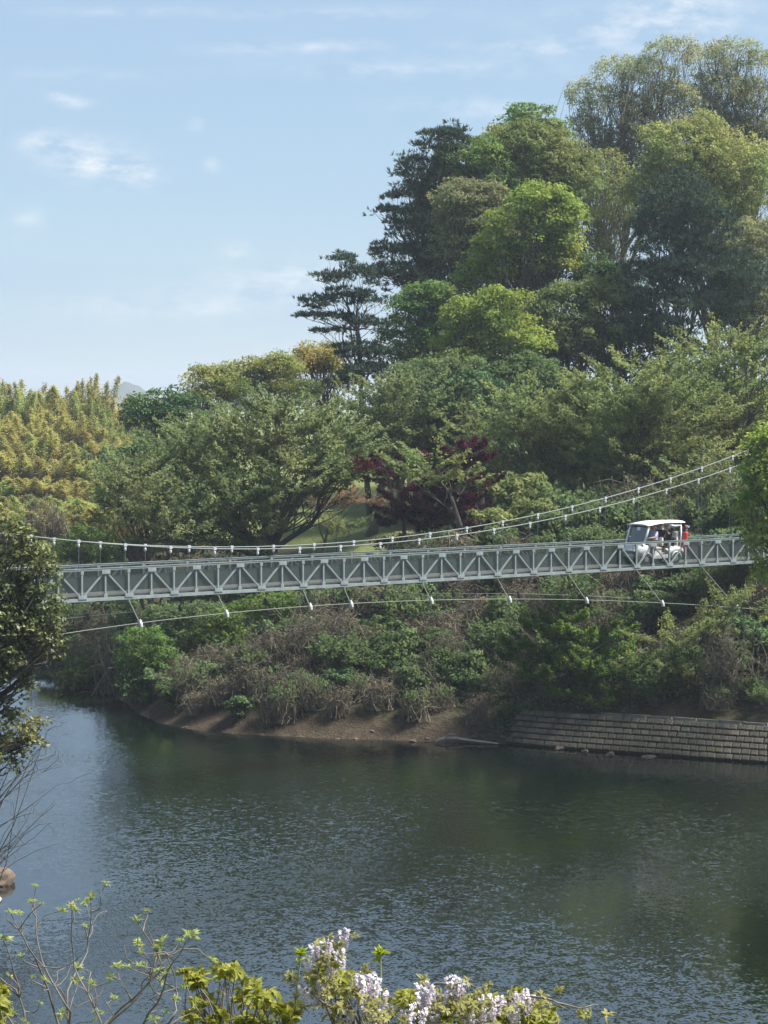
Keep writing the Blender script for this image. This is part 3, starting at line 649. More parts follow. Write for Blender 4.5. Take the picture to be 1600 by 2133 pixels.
# ------------------------------------------------------------------ bamboo grove
def bamboo_proto(seed, h):
    """a clump of arching culms with feathery drooping tips"""
    rng = np.random.default_rng(seed); mb = MB(); tb = MB()
    for c in range(8):
        ang = c * .79 + rng.uniform(-.3, .3); hd = np.array([math.cos(ang), math.sin(ang), 0]); hh = h * rng.uniform(.62, 1.0); le = rng.uniform(.05, .2)
        t = np.linspace(0, 1, 12)[:, None]
        axis = hd * rng.uniform(.1, .9) + UP * hh * (t - .06 * t ** 5) + hd * hh * le * t ** 2.4
        tb.tube(axis, np.linspace(.05, .01, 12), 5, cap=False)
        n = 1150; tt = rng.uniform(.18, 1.0, n) ** .8
        P0 = np.stack([np.interp(tt, t[:, 0], axis[:, k]) for k in range(3)], 1)
        sp_ = .05 + .62 * np.clip(1.0 - tt, 0, 1) ** .7
        off = rng.normal(0, 1, (n, 3)) * sp_[:, None]; r = np.hypot(off[:, 0], off[:, 1]); off[:, 2] = rng.normal(0, .22, n) + .5 * r - .55 * r ** 2
        P = P0 + off; br = nrm(off * [1, 1, 0] + 1e-3)
        T = nrm(br * .7 - UP * .25 + rng.normal(0, .5, P.shape)); nn = nrm(UP + br * .3 + rng.normal(0, .6, P.shape))
        ti = np.clip(rng.normal(.5, .15) + rng.normal(0, .2, n), 0, 1)
        mb.leaves(P, T, nn, .27 * rng.uniform(.6, 1.3, n), .085 * rng.uniform(.7, 1.3, n), ti)
    return tb.mesh('culms'), mb.mesh('leaves', tint=True)
rngb = np.random.default_rng(77)
bprot = []
MAT['culm'] = pbr('bamboo_culm', (.16, .15, .06), .6)
for i in range(5):
    c_, l_ = bamboo_proto(200 + i, 10.0); c_.materials.append(MAT['culm']); l_.materials.append(MAT['bamboo']); bprot.append((c_, l_))
skyl = [(0, 775), (35, 765), (75, 800), (110, 790), (150, 800), (180, 785), (215, 795), (250, 825), (290, 850), (330, 900)]
BAMG = 'bamboo clumps of the grove across the inlet'
nb = 0
for row, (Yr, dpy, step) in enumerate([(262, -2, 24), (250, 32, 24), (238, 72, 24), (226, 112, 26), (212, 158, 26), (198, 205, 28), (184, 255, 30), (174, 300, 32)]):
    for px in np.arange(-150, 345 - row * 8, step):
        px = px + rngb.uniform(-9, 9)
        topy = np.interp(px, [p[0] for p in skyl], [p[1] for p in skyl]) + dpy + rngb.normal(0, 16)
        Yk = Yr + rngb.uniform(-1.5, 1.5)
        tp = at(px, topy, Yk); bz = gz(tp[0], Yk)
        h = max(3.5, tp[2] - bz)
        golden = rngb.random() < (.6 if px < 190 else .25)
        if px < 120 and topy > 900: golden = rngb.random() < .75
        r = rngb.uniform(.85, 1.15)
        r *= 1.3; colr = (.95 * r, .94 * r, .80 * r) if golden else (.78 * r, .93 * r, .80 * r)
        lab = 'golden feathery bamboo clump in the grove across the inlet' if golden else 'greenish feathery bamboo clump in the grove across the inlet'
        o = thing('bamboo_clump', lab, 'bamboo', (tp[0], Yk, bz - .1), BAMG + (', golden' if golden else ', green'), rngb.uniform(0, 6.28))
        wsc = rngb.uniform(.9, 1.25); cm, lm = bprot[rngb.integers(0, 5)]
        for nm, me in (('culms', cm), ('leaves', lm)):
            ch = link(nm, me, o); s = h / 10.0; ch.scale = (max(1.0, s) * wsc, max(1.0, s) * wsc, s); ch.color = (*colr, 1)
        nb += 1

# ------------------------------------------------------------------ shrubs and dry tangles on the bank
def tangle(name, label, lobes, Y, mat='twig_dry', seed=0, n=170, r=.013, leaves=None, nl=700, group=None, cat='bush', droop=.5, up=.7):
    rng = np.random.default_rng(900 + seed)
    cs = [at(l[0], l[1], Y + (l[4] if len(l) > 4 else 0)) for l in lobes]; s = Y / F
    cen = np.mean(cs, 0); yb = Y + .3
    base = np.array([cen[0], yb, gz(cen[0], yb) - .05])
    root = thing(name, label, cat, base, group); tb = MB(); lb = MB()
    for c, l in zip(cs, lobes):
        R = np.array([l[2] * s, max(l[2], l[3]) * s * .7, l[3] * s])
        for i in range(n // len(lobes)):
            b = c + np.array([rng.uniform(-.8, .8) * R[0], rng.uniform(-.5, .5) * R[1], -R[2] * rng.uniform(.5, 1.1)])
            zb = gz(b[0], b[1]); b[2] = max(b[2], zb - .05)
            e = c + rdir(rng, 1)[0] * R * rng.uniform(.7, 1.05)
            L = np.linalg.norm(e - b)
            p = curve_pts(rng, b, e, 7, .12, sag=rng.uniform(.05, .3))
            p[-2:] -= UP * droop * L * np.array([[.03], [.12]])
            tb.tube(p, r * np.linspace(1.5, .5, 7) * rng.uniform(.7, 1.4), 3, cap=False)
            for _ in range(3):
                k = rng.integers(2, 6); e2 = p[k] + (rdir(rng, 1)[0] + UP * .15) * rng.uniform(.25, .8)
                tb.tube(curve_pts(rng, p[k], e2, 4, .15), r * np.array([.7, .6, .5, .35]), 3, cap=False)
        if leaves:
            m = nl // len(lobes); d = ell_dirs(rng, m, .5)
            P = c + d * R * (rng.random((m, 1)) ** .4); P[:, 2] = np.maximum(P[:, 2], ground_z(P[:, 0], P[:, 1]) + .03)
            lb.leaves(P, rdir(rng, m), nrm(UP * .7 + rng.normal(0, .6, (m, 3))), .13 * rng.uniform(.6, 1.3, m), .08 * rng.uniform(.6, 1.2, m), np.clip(rng.normal(.5, .25, m), 0, 1))
    tb.build('stems', MAT[mat], root, base)
    if leaves: lb.build('leaves', MAT[leaves], root, base, tint=True)
    return root
def shrub(label, lobes, Y, mat, seed, mode='broad', ln=.14, group=None, name='shrub', dens=1.0, prm=None):
    return tree(name, label, lobes, Y, mat, mode=mode, seed=300 + seed, ln=ln, trunk_r=.05, cat='shrub', limb_n=9, fork=.3, dens=dens, group=group,
                prm=prm or dict(rsub=.34, nleaf=26, flat=.7))
SG = 'shrubs along the bank'
shrub('rounded fresh green shrub at the tip of the bank', [(305, 1345, 50, 36), (290, 1385, 45, 34), (335, 1385, 45, 34), (315, 1425, 55, 30)], 112.5, 'green', 1, group=SG)
shrub('dark green shrub overhanging the tip of the earth shore', [(275, 1430, 40, 30), (320, 1455, 50, 22)], 112.2, 'darkgreen', 2, group=SG)
shrub('bright green vine mat on the upper bank below the bridge', [(560, 1268, 70, 26), (500, 1290, 60, 28), (460, 1320, 50, 26), (590, 1258, 40, 18)], 113.5, 'vine', 3, group=SG)
shrub('muted green shrub below the left half of the bridge deck', [(420, 1290, 50, 32), (380, 1330, 55, 36), (350, 1290, 50, 30)], 114.5, 'shrub', 4, group=SG)
shrub('dark shadowy shrub under the drooping dry branches', [(545, 1425, 60, 40), (590, 1450, 45, 34), (500, 1440, 50, 34)], 107.8, 'darkgreen', 5, group=SG)
shrub('olive shrub with mixed twigs above the earth shore', [(430, 1440, 60, 34), (400, 1470, 50, 24), (460, 1475, 45, 22)], 108.8, 'shrub', 6, group=SG)
shrub('climbing green shrub hanging down the middle of the bank', [(820, 1380, 42, 40), (850, 1430, 36, 44), (790, 1420, 36, 36)], 107.0, 'shrub', 7, group=SG)
shrub('upright dark green shrub at the water edge by the driftwood', [(965, 1420, 26, 36), (975, 1465, 34, 38), (955, 1495, 26, 26), (995, 1490, 20, 30)], 105.0, 'darkgreen', 8, group=SG)
shrub('dark leafy shrub high on the bank under the bridge', [(890, 1300, 50, 34), (950, 1280, 50, 34), (850, 1290, 40, 30)], 112.5, 'shrub', 9, group=SG)
shrub('shaded shrub beneath the bridge beside the green overhanging tree', [(1060, 1290, 55, 36), (1010, 1320, 45, 36), (1090, 1330, 40, 30)], 110.5, 'darkgreen', 10, group=SG)
shrub('low mixed shrub above the end of the masonry wall', [(1040, 1450, 50, 36), (1090, 1470, 44, 30)], 104.6, 'shrub', 11, group=SG)
shrub('dark bush hanging over the end of the masonry wall', [(1065, 1500, 34, 30), (1100, 1490, 34, 22), (1045, 1525, 24, 18)], 102.4, 'shrub', 20, group=SG)
shrub('dim green shrub behind the bridge railing by the golden bamboo', [(180, 1140, 50, 34), (130, 1170, 50, 34), (230, 1160, 50, 30), (160, 1120, 30, 26)], 162, 'vine', 12, group=SG)
shrub('dim undergrowth below the left end of the bridge', [(210, 1300, 60, 40), (170, 1350, 60, 40), (250, 1260, 50, 34), (130, 1290, 50, 50), (110, 1360, 50, 40), (70, 1370, 50, 36)], 133.8, 'shrub', 13, group=SG)
shrub('green shrub below the bridge deck on the upper slope above the wall', [(1240, 1230, 60, 36), (1320, 1240, 60, 40), (1400, 1230, 60, 36), (1170, 1240, 50, 34)], 113, 'shrub', 14, group=SG)
shrub('olive shrub at the top of the slope near the spring-green tree', [(1500, 1240, 60, 40), (1570, 1290, 60, 44), (1540, 1200, 50, 34)], 109, 'olive', 15, group=SG)
shrub('shady hedge behind the bridge railing below the cherry boughs', [(1180, 1110, 70, 34), (1260, 1130, 60, 30), (1100, 1130, 60, 28)], 120.5, 'shrub', 16, group=SG)
shrub('dusky hedge behind the white cart', [(1380, 1150, 80, 30), (1480, 1140, 70, 36), (1560, 1150, 60, 36)], 118.5, 'shrub', 17, group=SG)
shrub('dark hedge under the central cherry tree', [(430, 1140, 70, 26), (330, 1150, 70, 30), (520, 1150, 50, 22), (250, 1170, 50, 28)], 121, 'darkgreen', 18, group=SG)
shrub('dark red-leaved hedge at the foot of the maples', [(860, 1135, 80, 18), (960, 1135, 70, 22), (1030, 1140, 50, 22)], 122.5, 'red', 19, group=SG)
# small green tree over the wall and twiggy trees beside it
tree('small_tree', 'spreading light green small tree overhanging the masonry wall',
     [(1190, 1300, 75, 36), (1140, 1350, 65, 36), (1230, 1360, 85, 42), (1170, 1410, 80, 36), (1250, 1420, 60, 30), (1220, 1455, 55, 18), (1100, 1380, 40, 30)], 101.2, 'vine', mode='spray', base=(8.6, 103.6), grow=1.25, seed=60, ln=.13, trunk_r=.1, prm=dict(slen=.95, nleaf=30, width=.22), dens=1.35, fork=.35)
tree('small_tree', 'thin yellowish-green sapling with open sprays beside the grey bare tree above the wall',
     [(1410, 1330, 70, 26), (1440, 1400, 55, 20), (1350, 1390, 50, 24), (1480, 1300, 50, 22), (1540, 1260, 40, 20), (1500, 1440, 40, 18), (1390, 1450, 50, 16)], 100.3, 'cherry_light', mode='spray', base=(12.8, 102.3), seed=61, ln=.12, trunk_r=.07, prm=dict(slen=.9, nleaf=20, width=.2), dens=.9, fork=.35)
tangle('bare_tree', 'bare grey twiggy tree above the masonry wall', [(1540, 1390, 75, 85), (1500, 1360, 45, 70)], 99.4, 'twig_dark', 1, n=120, r=.017, cat='tree', droop=.0)
tangle('bare_tree', 'leafless grey tree in front of the golden bamboo', [(85, 1065, 50, 45), (120, 1090, 30, 30)], 152, 'twig_dry', 2, n=110, r=.018, cat='tree', droop=.2)
TG = 'dry tangled bushes on the bank'
tangle('dry_bush', 'grey dry branches drooping over the dark shrub on the bank', [(560, 1350, 80, 34), (640, 1330, 60, 40), (510, 1370, 50, 24)], 108.3, 'twig_dry', 3, n=260, leaves='dryleaf', nl=500, group=TG)
tangle('dry_bush', 'greyish-brown thicket of dry vines in the middle of the bank', [(690, 1300, 70, 50), (730, 1360, 60, 60), (660, 1400, 50, 50)], 108.8, 'twig_dry', 4, n=330, leaves='dryleaf', nl=900, group=TG)
tangle('dry_bush', 'brown dry vines hanging over the earth shore', [(700, 1450, 60, 40), (640, 1470, 45, 28), (760, 1460, 50, 36)], 106.2, 'twig_dark', 5, n=260, leaves='dryleaf', nl=700, group=TG)
tangle('dry_bush', 'pale brown hanging twigs beside the climbing green shrub', [(905, 1400, 40, 60), (890, 1460, 45, 36), (930, 1350, 40, 40)], 106.0, 'twig_dry', 6, n=240, leaves='dryleaf', nl=600, group=TG)
tangle('dry_bush', 'dark twiggy thicket above the end of the masonry wall', [(1050, 1400, 50, 50), (1090, 1450, 45, 36), (1020, 1460, 35, 36)], 104.2, 'twig_dark', 7, n=260, leaves='shrub', nl=500, group=TG)
tangle('dry_bush', 'dry twigs spilling over the tip of the bank', [(400, 1400, 55, 40), (440, 1370, 50, 34), (370, 1450, 50, 26)], 110.0, 'twig_dry', 8, n=220, leaves='dryleaf', nl=500, group=TG)
tangle('dry_bush', 'faded twiggy scrub below the left end of the bridge', [(200, 1280, 55, 40), (190, 1340, 60, 34), (240, 1320, 40, 36)], 131.5, 'twig_dark', 9, n=150, leaves='shrub', nl=500, group=TG)
tangle('dry_bush', 'brown scrub of leafless stems along the top of the wall', [(1330, 1450, 70, 36), (1420, 1460, 60, 30), (1270, 1470, 50, 24)], 102.8, 'twig_dark', 10, n=260, leaves='shrub', nl=500, group=TG)
tangle('dry_bush', 'brownish scrub behind the bridge railing between maple and cart', [(1060, 1110, 60, 34), (1150, 1100, 60, 40), (1240, 1080, 50, 40)], 119.5, 'twig_dry', 11, n=230, leaves='dryleaf', nl=400, group=TG)
tangle('dry_bush', 'dry climbing stems on the slope under the deck', [(770, 1270, 60, 34), (840, 1270, 50, 30), (1000, 1270, 60, 30)], 110.8, 'twig_dry', 12, n=230, leaves='dryleaf', nl=600, group=TG)
tangle('dry_bush', 'grey leafless stems hanging behind the bridge beside the white cart', [(1330, 1060, 60, 40), (1400, 1090, 60, 40), (1470, 1080, 60, 40)], 119.6, 'twig_dark', 13, n=220, leaves='shrub', nl=500, group=TG)

# ------------------------------------------------------------------ repeated growth (prototypes share their meshes)
def proto_shrub(kind, seed, mat):
    rng = np.random.default_rng(seed); mb = MB(); tb = MB()
    ells = [(np.array([rng.uniform(-.45, .45), rng.uniform(-.45, .45), .55 + rng.uniform(-.1, .3)]), np.array([.55, .55, .45]) * rng.uniform(.75, 1.15)) for _ in range(5)]
    for e in ells:
        if kind == 'broad': sb = leaf_broad(mb, rng, [e], 9, .26, 46, .16, .75)
        elif kind == 'spray': sb = leaf_spray(mb, rng, [e], 16, .55, 26, .15, .25, .15)
        else: sb = leaf_broad(mb, rng, [e], 10, .3, 9, .13, .9)
        for q in sb[:9]:
            tb.tube(curve_pts(rng, [rng.normal(0, .12), rng.normal(0, .12), -.1], q, 5, .12), np.linspace(.02, .007, 5), 3, cap=False)
    if kind == 'dry':
        for i in range(150):
            a = rng.uniform(0, 6.28); r = rng.uniform(.3, 1.15)
            b = np.array([rng.normal(0, .35), rng.normal(0, .35), -.1]); e = np.array([math.cos(a) * r, math.sin(a) * r, rng.uniform(.1, 1.25)])
            tb.tube(curve_pts(rng, b, e, 6, .14, sag=rng.uniform(.1, .4)), .012 * np.linspace(1.4, .5, 6), 3, cap=False)
    return tb.mesh('stems'), mb.mesh('leaves', tint=True)
PS = []
for i, (kd, mt, bk) in enumerate([('broad', 'shrub', 'bark'), ('broad', 'darkgreen', 'bark'), ('spray', 'vine', 'bark'), ('spray', 'shrub', 'bark_grey'),
                                  ('dry', 'dryleaf', 'twig_dry'), ('dry', 'dryleaf', 'twig_dark'), ('dry', 'shrub', 'twig_dry'), ('broad', 'olive', 'bark'), ('broad', 'vine', 'bark')]):
    a_, b_ = proto_shrub(kd, 500 + i, MAT[mt]); a_.materials.append(MAT[bk]); b_.materials.append(MAT[mt]); PS.append((a_, b_))
SLAB = ['low muted green shrub in the bank thicket', 'low dark green shrub in the bank thicket', 'bright green low spray in the bank thicket', 'grey-stemmed green spray in the bank thicket',
        'pale dry twig bush in the bank thicket', 'dark dry twig bush in the bank thicket', 'dry twig bush with few green leaves in the bank thicket', 'low olive shrub in the bank thicket', 'leafy bright green shrub in the bank thicket']
def put_shrub(k, x, y, s, sz, rng, lab=None, grp=None):
    o = thing('bank_shrub', lab or SLAB[k], 'shrub', (x, y, gz(x, y)), grp or ('bank thicket, ' + SLAB[k].replace(' in the bank thicket', '')), rng.uniform(0, 6.28))
    for nm, me in zip(('stems', 'leaves'), PS[k]):
        c = link(nm, me, o); c.scale = (s, s, sz)
rngs = np.random.default_rng(4242)
placed = []
tries = 0
while len(placed) < 250 and tries < 9000:
    tries += 1
    x = rngs.uniform(-13.5, 24); y = rngs.uniform(96, 122)
    if abs(x) > .158 * y + 5: continue
    d = float(lake_sd(np.array([x]), np.array([y]))[0])
    lo = .85 if x < WALL_X0 else 2.3
    if d < lo or d > 15.5: continue
    if any((x - a) ** 2 + (y - b) ** 2 < 1.15 for a, b in placed): continue
    if y > 113 and rngs.random() < .45: continue
    placed.append((x, y))
    u_ = rngs.random()
    if x < -6: k = rngs.choice([0, 1, 8, 4, 6, 2, 1])
    elif x < 1: k = rngs.choice([4, 5, 6, 0, 3, 1])
    elif x < 6: k = rngs.choice([4, 5, 6, 0, 1, 3, 0])
    else: k = rngs.choice([0, 3, 5, 6, 5, 7, 1])
    s = rngs.uniform(.8, 1.35)
    if d < 4: s *= .8
    put_shrub(int(k), x, y, s, s * rngs.uniform(.8, 1.25), rngs)
# hedge of undergrowth along the top of the bank, leaving the lawn open
for i in range(70):
    px = rngs.choice([rngs.uniform(150, 560), rngs.uniform(1010, 1780), rngs.uniform(1010, 1640)])
    Y = rngs.uniform(117.5, 127); p = at(px, 1100, Y)
    s = rngs.uniform(1.2, 2.0)
    k = int(rngs.choice([0, 1, 3, 5, 6, 0, 7]))
    put_shrub(k, p[0], Y, s, s * rngs.uniform(.9, 1.4), rngs, SLAB[k].replace('low ', '').replace('in the bank thicket', 'in the undergrowth along the bank top'), 'undergrowth along the bank top, kind of ' + SLAB[k].split(' in ')[0])

# filler trees behind the front row
def proto_tree(seed, mat, ln=.27):
    rng = np.random.default_rng(seed); mb = MB(); tb = MB()
    ells = [(np.array([rng.uniform(-1.6, 1.6), rng.uniform(-1.6, 1.6), 5.2 + rng.uniform(-2.2, 1.8)]), np.array([1.6, 1.6, 1.25]) * rng.uniform(.8, 1.15)) for _ in range(8)]
    tp = curve_pts(rng, [0, 0, -.2], [0, 0, 4.5], 6, .03); tb.tube(tp, np.linspace(.2, .1, 6), 8)
    for e in ells:
        sb = leaf_broad(mb, rng, [e], 34, .52, 30, ln, .72)
        for q in sb[:8]: tb.tube(curve_pts(rng, tp[rng.integers(3, 6)], q, 5, .08), np.linspace(.06, .012, 5), 4, cap=False)
    return tb.mesh('trunk'), mb.mesh('crown', tint=True)
PT = []
for i, mt in enumerate(['shrub', 'darkgreen', 'olive', 'green']):
    a_, b_ = proto_tree(640 + i, MAT[mt]); a_.materials.append(MAT['bark']); b_.materials.append(MAT[mt]); PT.append((a_, b_))
TLAB = ['muted green tree half hidden behind the front row of cherries', 'dark evergreen half hidden behind the front row of cherries', 'olive tree half hidden behind the front row of cherries', 'fresh green tree half hidden behind the front row of cherries']
for i in range(62):
    px = 830 + i * 18.5 + rngs.uniform(-12, 12) if i < 60 else rngs.uniform(240, 420)
    Y = rngs.uniform(139, 160); topy = rngs.uniform(770, 880) if i < 60 else rngs.uniform(880, 920)
    p = at(px, topy, Y); b = gz(p[0], Y); s = (p[2] - b) / 8.0
    k = int(rngs.choice([0, 0, 1, 1, 2, 3]))
    o = thing('background_tree', TLAB[k], 'tree', (p[0], Y, b), 'trees behind the cherries, ' + TLAB[k].split(' half')[0], rngs.uniform(0, 6.28))
    for nm, me in zip(('trunk', 'crown'), PT[k]):
        c = link(nm, me, o); c.scale = (max(1.0, s), max(1.0, s), s)
# leaf litter and small plants on the slope
mb = MB(); n = 60000
x = rngs.uniform(-16, 24, n); y = rngs.uniform(100, 124, n); d = lake_sd(x, y); ok = (d > 1.9) & (d < 18); x, y, d = x[ok], y[ok], d[ok]
P = np.stack([x, y, ground_z(x, y) + rngs.random(len(x)) ** 2 * .35], 1)
mb.leaves(P, rdir(rngs, len(P)), nrm(UP + rngs.normal(0, .6, P.shape)), .17 * rngs.uniform(.5, 1.3, len(P)), .09 * rngs.uniform(.6, 1.2, len(P)), np.clip(rngs.normal(.45, .25, len(P)), 0, 1))
tag(mb.build('ground_cover', leafmat('ground_cover_leaf', (0.1105, 0.1175, 0.0609), (0.2656, 0.2231, 0.1455), trans=.2), tint=True), 'loose low plants and leaf litter covering the bank slope', 'ground cover', kind='stuff')

# ------------------------------------------------------------------ masonry wall at the water's edge
def stone_mat():
    m, t, out = newmat('weathered_stone')
    tcn = N(t, 'ShaderNodeTexCoord'); ge = N(t, 'ShaderNodeNewGeometry'); oi = N(t, 'ShaderNodeObjectInfo')
    def noise(s_, sock):
        n = N(t, 'ShaderNodeTexNoise'); n.inputs['Scale'].default_value = s_; n.inputs['Detail'].default_value = 6; n.inputs['Roughness'].default_value = .7
        t.links.new(sock, n.inputs['Vector']); return n.outputs['Fac']
    def mix(f, a, b):
        mx = N(t, 'ShaderNodeMix', data_type='RGBA')
        for k, v in ((0, f), (6, a), (7, b)):
            if isinstance(v, tuple): mx.inputs[k].default_value = rgba(v)
            else: t.links.new(v, mx.inputs[k])
        return mx.outputs[2]
    def rmp(v, a, b):
        r = N(t, 'ShaderNodeMapRange', interpolation_type='SMOOTHSTEP'); r.inputs[1].default_value = a; r.inputs[2].default_value = b
        t.links.new(v, r.inputs[0]); return r.outputs[0]
    c = mix(oi.outputs['Random'], (.075, .065, .052), (.115, .10, .08))
    n_s = noise(5.0, ge.outputs['Position']); c = mix(rmp(n_s, .4, .68), c, (.085, .075, .058))
    n_m = noise(.8, ge.outputs['Position']); c = mix(rmp(n_m, .5, .68), c, (.07, .078, .04))          # moss and lichen stains
    n_l = noise(11, ge.outputs['Position']); c = mix(rmp(n_l, .6, .74), c, (.16, .15, .125))
    sx = N(t, 'ShaderNodeSeparateXYZ'); t.links.new(ge.outputs['Position'], sx.inputs[0])
    c = mix(rmp(M('ADD', sx.outputs[2], M('MULTIPLY', n_s, .25, tree=t), tree=t), .42, .22), c, (.06, .052, .038))   # tide line
    p = N(t, 'ShaderNodeBsdfPrincipled'); p.inputs['Roughness'].default_value = .95; p.inputs['Specular IOR Level'].default_value = .2; t.links.new(c, p.inputs['Base Color'])
    b = N(t, 'ShaderNodeBump'); b.inputs['Strength'].default_value = 1; b.inputs['Distance'].default_value = .05; t.links.new(n_s, b.inputs['Height']); t.links.new(b.outputs[0], p.inputs['Normal'])
    t.links.new(p.outputs[0], out.inputs[0]); return m
MAT['stone'] = stone_mat()
MAT['stone_cap'] = pbr('weathered_concrete', (.17, .15, .125), .92, nscale=2.5, bump=.02, c2=(.10, .09, .07))
MAT['rock'] = pbr('shore_rock', (.16, .115, .08), .9, nscale=2.5, bump=.06, c2=(.085, .065, .05))
MAT['drift'] = pbr('bleached_wood', (.42, .37, .31), .85, nscale=9, bump=.01, c2=(.30, .26, .21))
wl = np.array(SH[10:] + [(30, 90)]); 
seg = np.r_[0, np.cumsum(np.hypot(*np.diff(wl, axis=0).T))]
def wall_pt(sv):
    p = np.array([np.interp(sv, seg, wl[:, 0]), np.interp(sv, seg, wl[:, 1])])
    q = np.array([np.interp(sv + .3, seg, wl[:, 0]), np.interp(sv + .3, seg, wl[:, 1])])
    q0 = np.array([np.interp(sv - .3, seg, wl[:, 0]), np.interp(sv - .3, seg, wl[:, 1])])
    t = nrm(q - q0); return p, t, np.array([-t[1], t[0]])
p0, t0, n0 = wall_pt(0.0)
if n0[1] < 0: flip = -1
else: flip = 1
wall = thing('retaining_wall', 'grey-brown masonry retaining wall of coursed stone blocks rising from the water', 'wall', (p0[0], p0[1], -.2))
wo_ = np.array([p0[0], p0[1], -.2])
WL = 15.5; CH_, BW = .215, .37; NC = 6; SL = .8        # course height, block width, courses, run per rise
# backing body of the wall
mb = MB(); ss = np.arange(0, WL + .01, .5); A = []
for sv in ss:
    p, t, n = wall_pt(sv); n = n * flip
    for (zz, off) in ((-.5, -.15), (NC * CH_ - .03, NC * CH_ * SL + .13 - .05), (NC * CH_ - .03, NC * CH_ * SL + .9), (-.5, 1.2)):
        A.append([p[0] + n[0] * off, p[1] + n[1] * off, zz])
m_ = len(ss); Q = []
for i in range(m_ - 1):
    for j in range(4): Q.append([i * 4 + j, (i + 1) * 4 + j, (i + 1) * 4 + (j + 1) % 4, i * 4 + (j + 1) % 4])
Q += [[3, 2, 1, 0], [4 * m_ - 4, 4 * m_ - 3, 4 * m_ - 2, 4 * m_ - 1]]
mb.add(A, Q); mb.build('wall_body', MAT['stone'], wall, wo_)
rngw = np.random.default_rng(11)
blk = []
for i in range(7):                                       # a few rough block shapes, shared by all blocks
    b = MB(); v = np.array([[x, y, z] for z in (-1, 1) for y in (-1, 1) for x in (-1, 1)], float) * [.5, .5, .5]
    ins = v.copy(); f = v[:, 1] < 0
    front = v[f] * [.80, 1.0, .80] + [0, -.10, 0] + rngw.normal(0, .025, (4, 3)) ; side = v[f] + rngw.normal(0, .012, (4, 3))
    back = v[~f]
    V = np.concatenate([front, side, back])
    b.add(V, [[0, 1, 3, 2], [4, 5, 1, 0], [5, 7, 3, 1], [7, 6, 2, 3], [6, 4, 0, 2], [8, 9, 5, 4], [9, 11, 7, 5], [11, 10, 6, 7], [10, 8, 4, 6], [9, 8, 10, 11]])
    me = b.mesh('stone_block'); me.materials.append(MAT['stone']); blk.append(me)
ang = math.atan(SL)
for c in range(NC):
    sv = .1 + (c % 2) * BW * .5
    while sv < WL - .4:
        wdt = BW * rngw.uniform(.85, 1.12)
        p, t, n = wall_pt(sv + wdt / 2); n = n * flip
        zc = (c + .5) * CH_; off = zc * SL + .02 + rngw.uniform(-.015, .015)
        o = link('stone_block', blk[rngw.integers(0, 7)], wall)
        o.location = Vector((p[0] + n[0] * off, p[1] + n[1] * off, zc)) - Vector(wo_)
        o.rotation_euler = (-ang, 0, math.atan2(t[1], t[0]))
        o.scale = (wdt - .022, .26, CH_ * 1.18 - .03)
        sv += wdt
sv = 4.0
while sv < WL - .8:                                      # coping stones
    p, t, n = wall_pt(sv + .5); n = n * flip; off = NC * CH_ * SL + .28
    b = link('coping_stone', blk[rngw.integers(0, 7)], wall)
    b.data = b.data.copy(); b.data.materials.clear(); b.data.materials.append(MAT['stone_cap'])
    b.location = Vector((p[0] + n[0] * off, p[1] + n[1] * off, NC * CH_ + .06 + rngw.uniform(-.015, .015))) - Vector(wo_)
    b.rotation_euler = (-.15, 0, math.atan2(t[1], t[0])); b.scale = (1.0, .42, .16)
    sv += 1.02
# rocks and driftwood
def rock(name, label, loc, size, seed, cat='rock', group=None, mat='rock'):
    rng = np.random.default_rng(seed)
    u, v = np.meshgrid(np.linspace(0, 2 * np.pi, 13)[:-1], np.linspace(.05, np.pi - .05, 8))
    d = np.stack([np.sin(v) * np.cos(u), np.sin(v) * np.sin(u), np.cos(v)], -1).reshape(-1, 3)
    r = 1 + .18 * np.sin(d @ rng.normal(0, 3, 3) + 1) + .12 * np.sin(d @ rng.normal(0, 5, 3)) + rng.normal(0, .035, len(d))
    P = d * r[:, None] * np.asarray(size)
    q = [[i * 12 + j, i * 12 + (j + 1) % 12, (i + 1) * 12 + (j + 1) % 12, (i + 1) * 12 + j] for i in range(7) for j in range(12)]
    m = MB(); m.add(P, np.array(q)[:, ::-1]); o = m.build(name, MAT[mat]); o.location = Vector(loc)
    return tag(o, label, cat, group)
for i, (px, py, sz, lb) in enumerate([(1271, 1575, .14, 'pale rounded rock at the foot of the masonry wall'), (1352, 1580, .18, 'flat dark rock in the water below the wall'), (1218, 1568, .1, 'small brown rock at the near end of the wall foot'),
                                      (1165, 1562, .12, 'low brown rock where earth shore meets the wall'), (860, 1546, .1, 'small rock on the earth shore beside the driftwood')]):
    p = at_z(px, py, 0); rock('rock', lb, (p[0], p[1], .05), (sz * 1.5, sz, sz * (.5 if i == 1 else .85)), 60 + i, group='rocks along the shore')
p = at_z(0, 1842, 0); rock('rock', 'brown boulder at the water edge beneath the glossy evergreen', (p[0] - .05, p[1], .12), (.42, .5, .32), 71, group='rocks along the shore')
p = at_z(-14, 1880, 0); rock('rock', 'pale flat boulder in the water beside the brown boulder', (p[0] - .2, p[1], .02), (.5, .5, .12), 72, group='rocks along the shore', mat='drift')
for i in range(26):                                      # scattered stones on the earth shore
    px = rngw.uniform(300, 1050); py = np.interp(px, [q[0] for q in shore_px], [q[1] for q in shore_px]) - rngw.uniform(0, 8)
    p = at_z(px, py, .1); sz = rngw.uniform(.05, .12)
    rock('shore_stone', 'fist-sized stone lying on the earth shore', (p[0], p[1], gz(p[0], p[1]) + .01), (sz * 1.3, sz, sz * .7), 90 + i, 'stone', 'small stones on the earth shore')
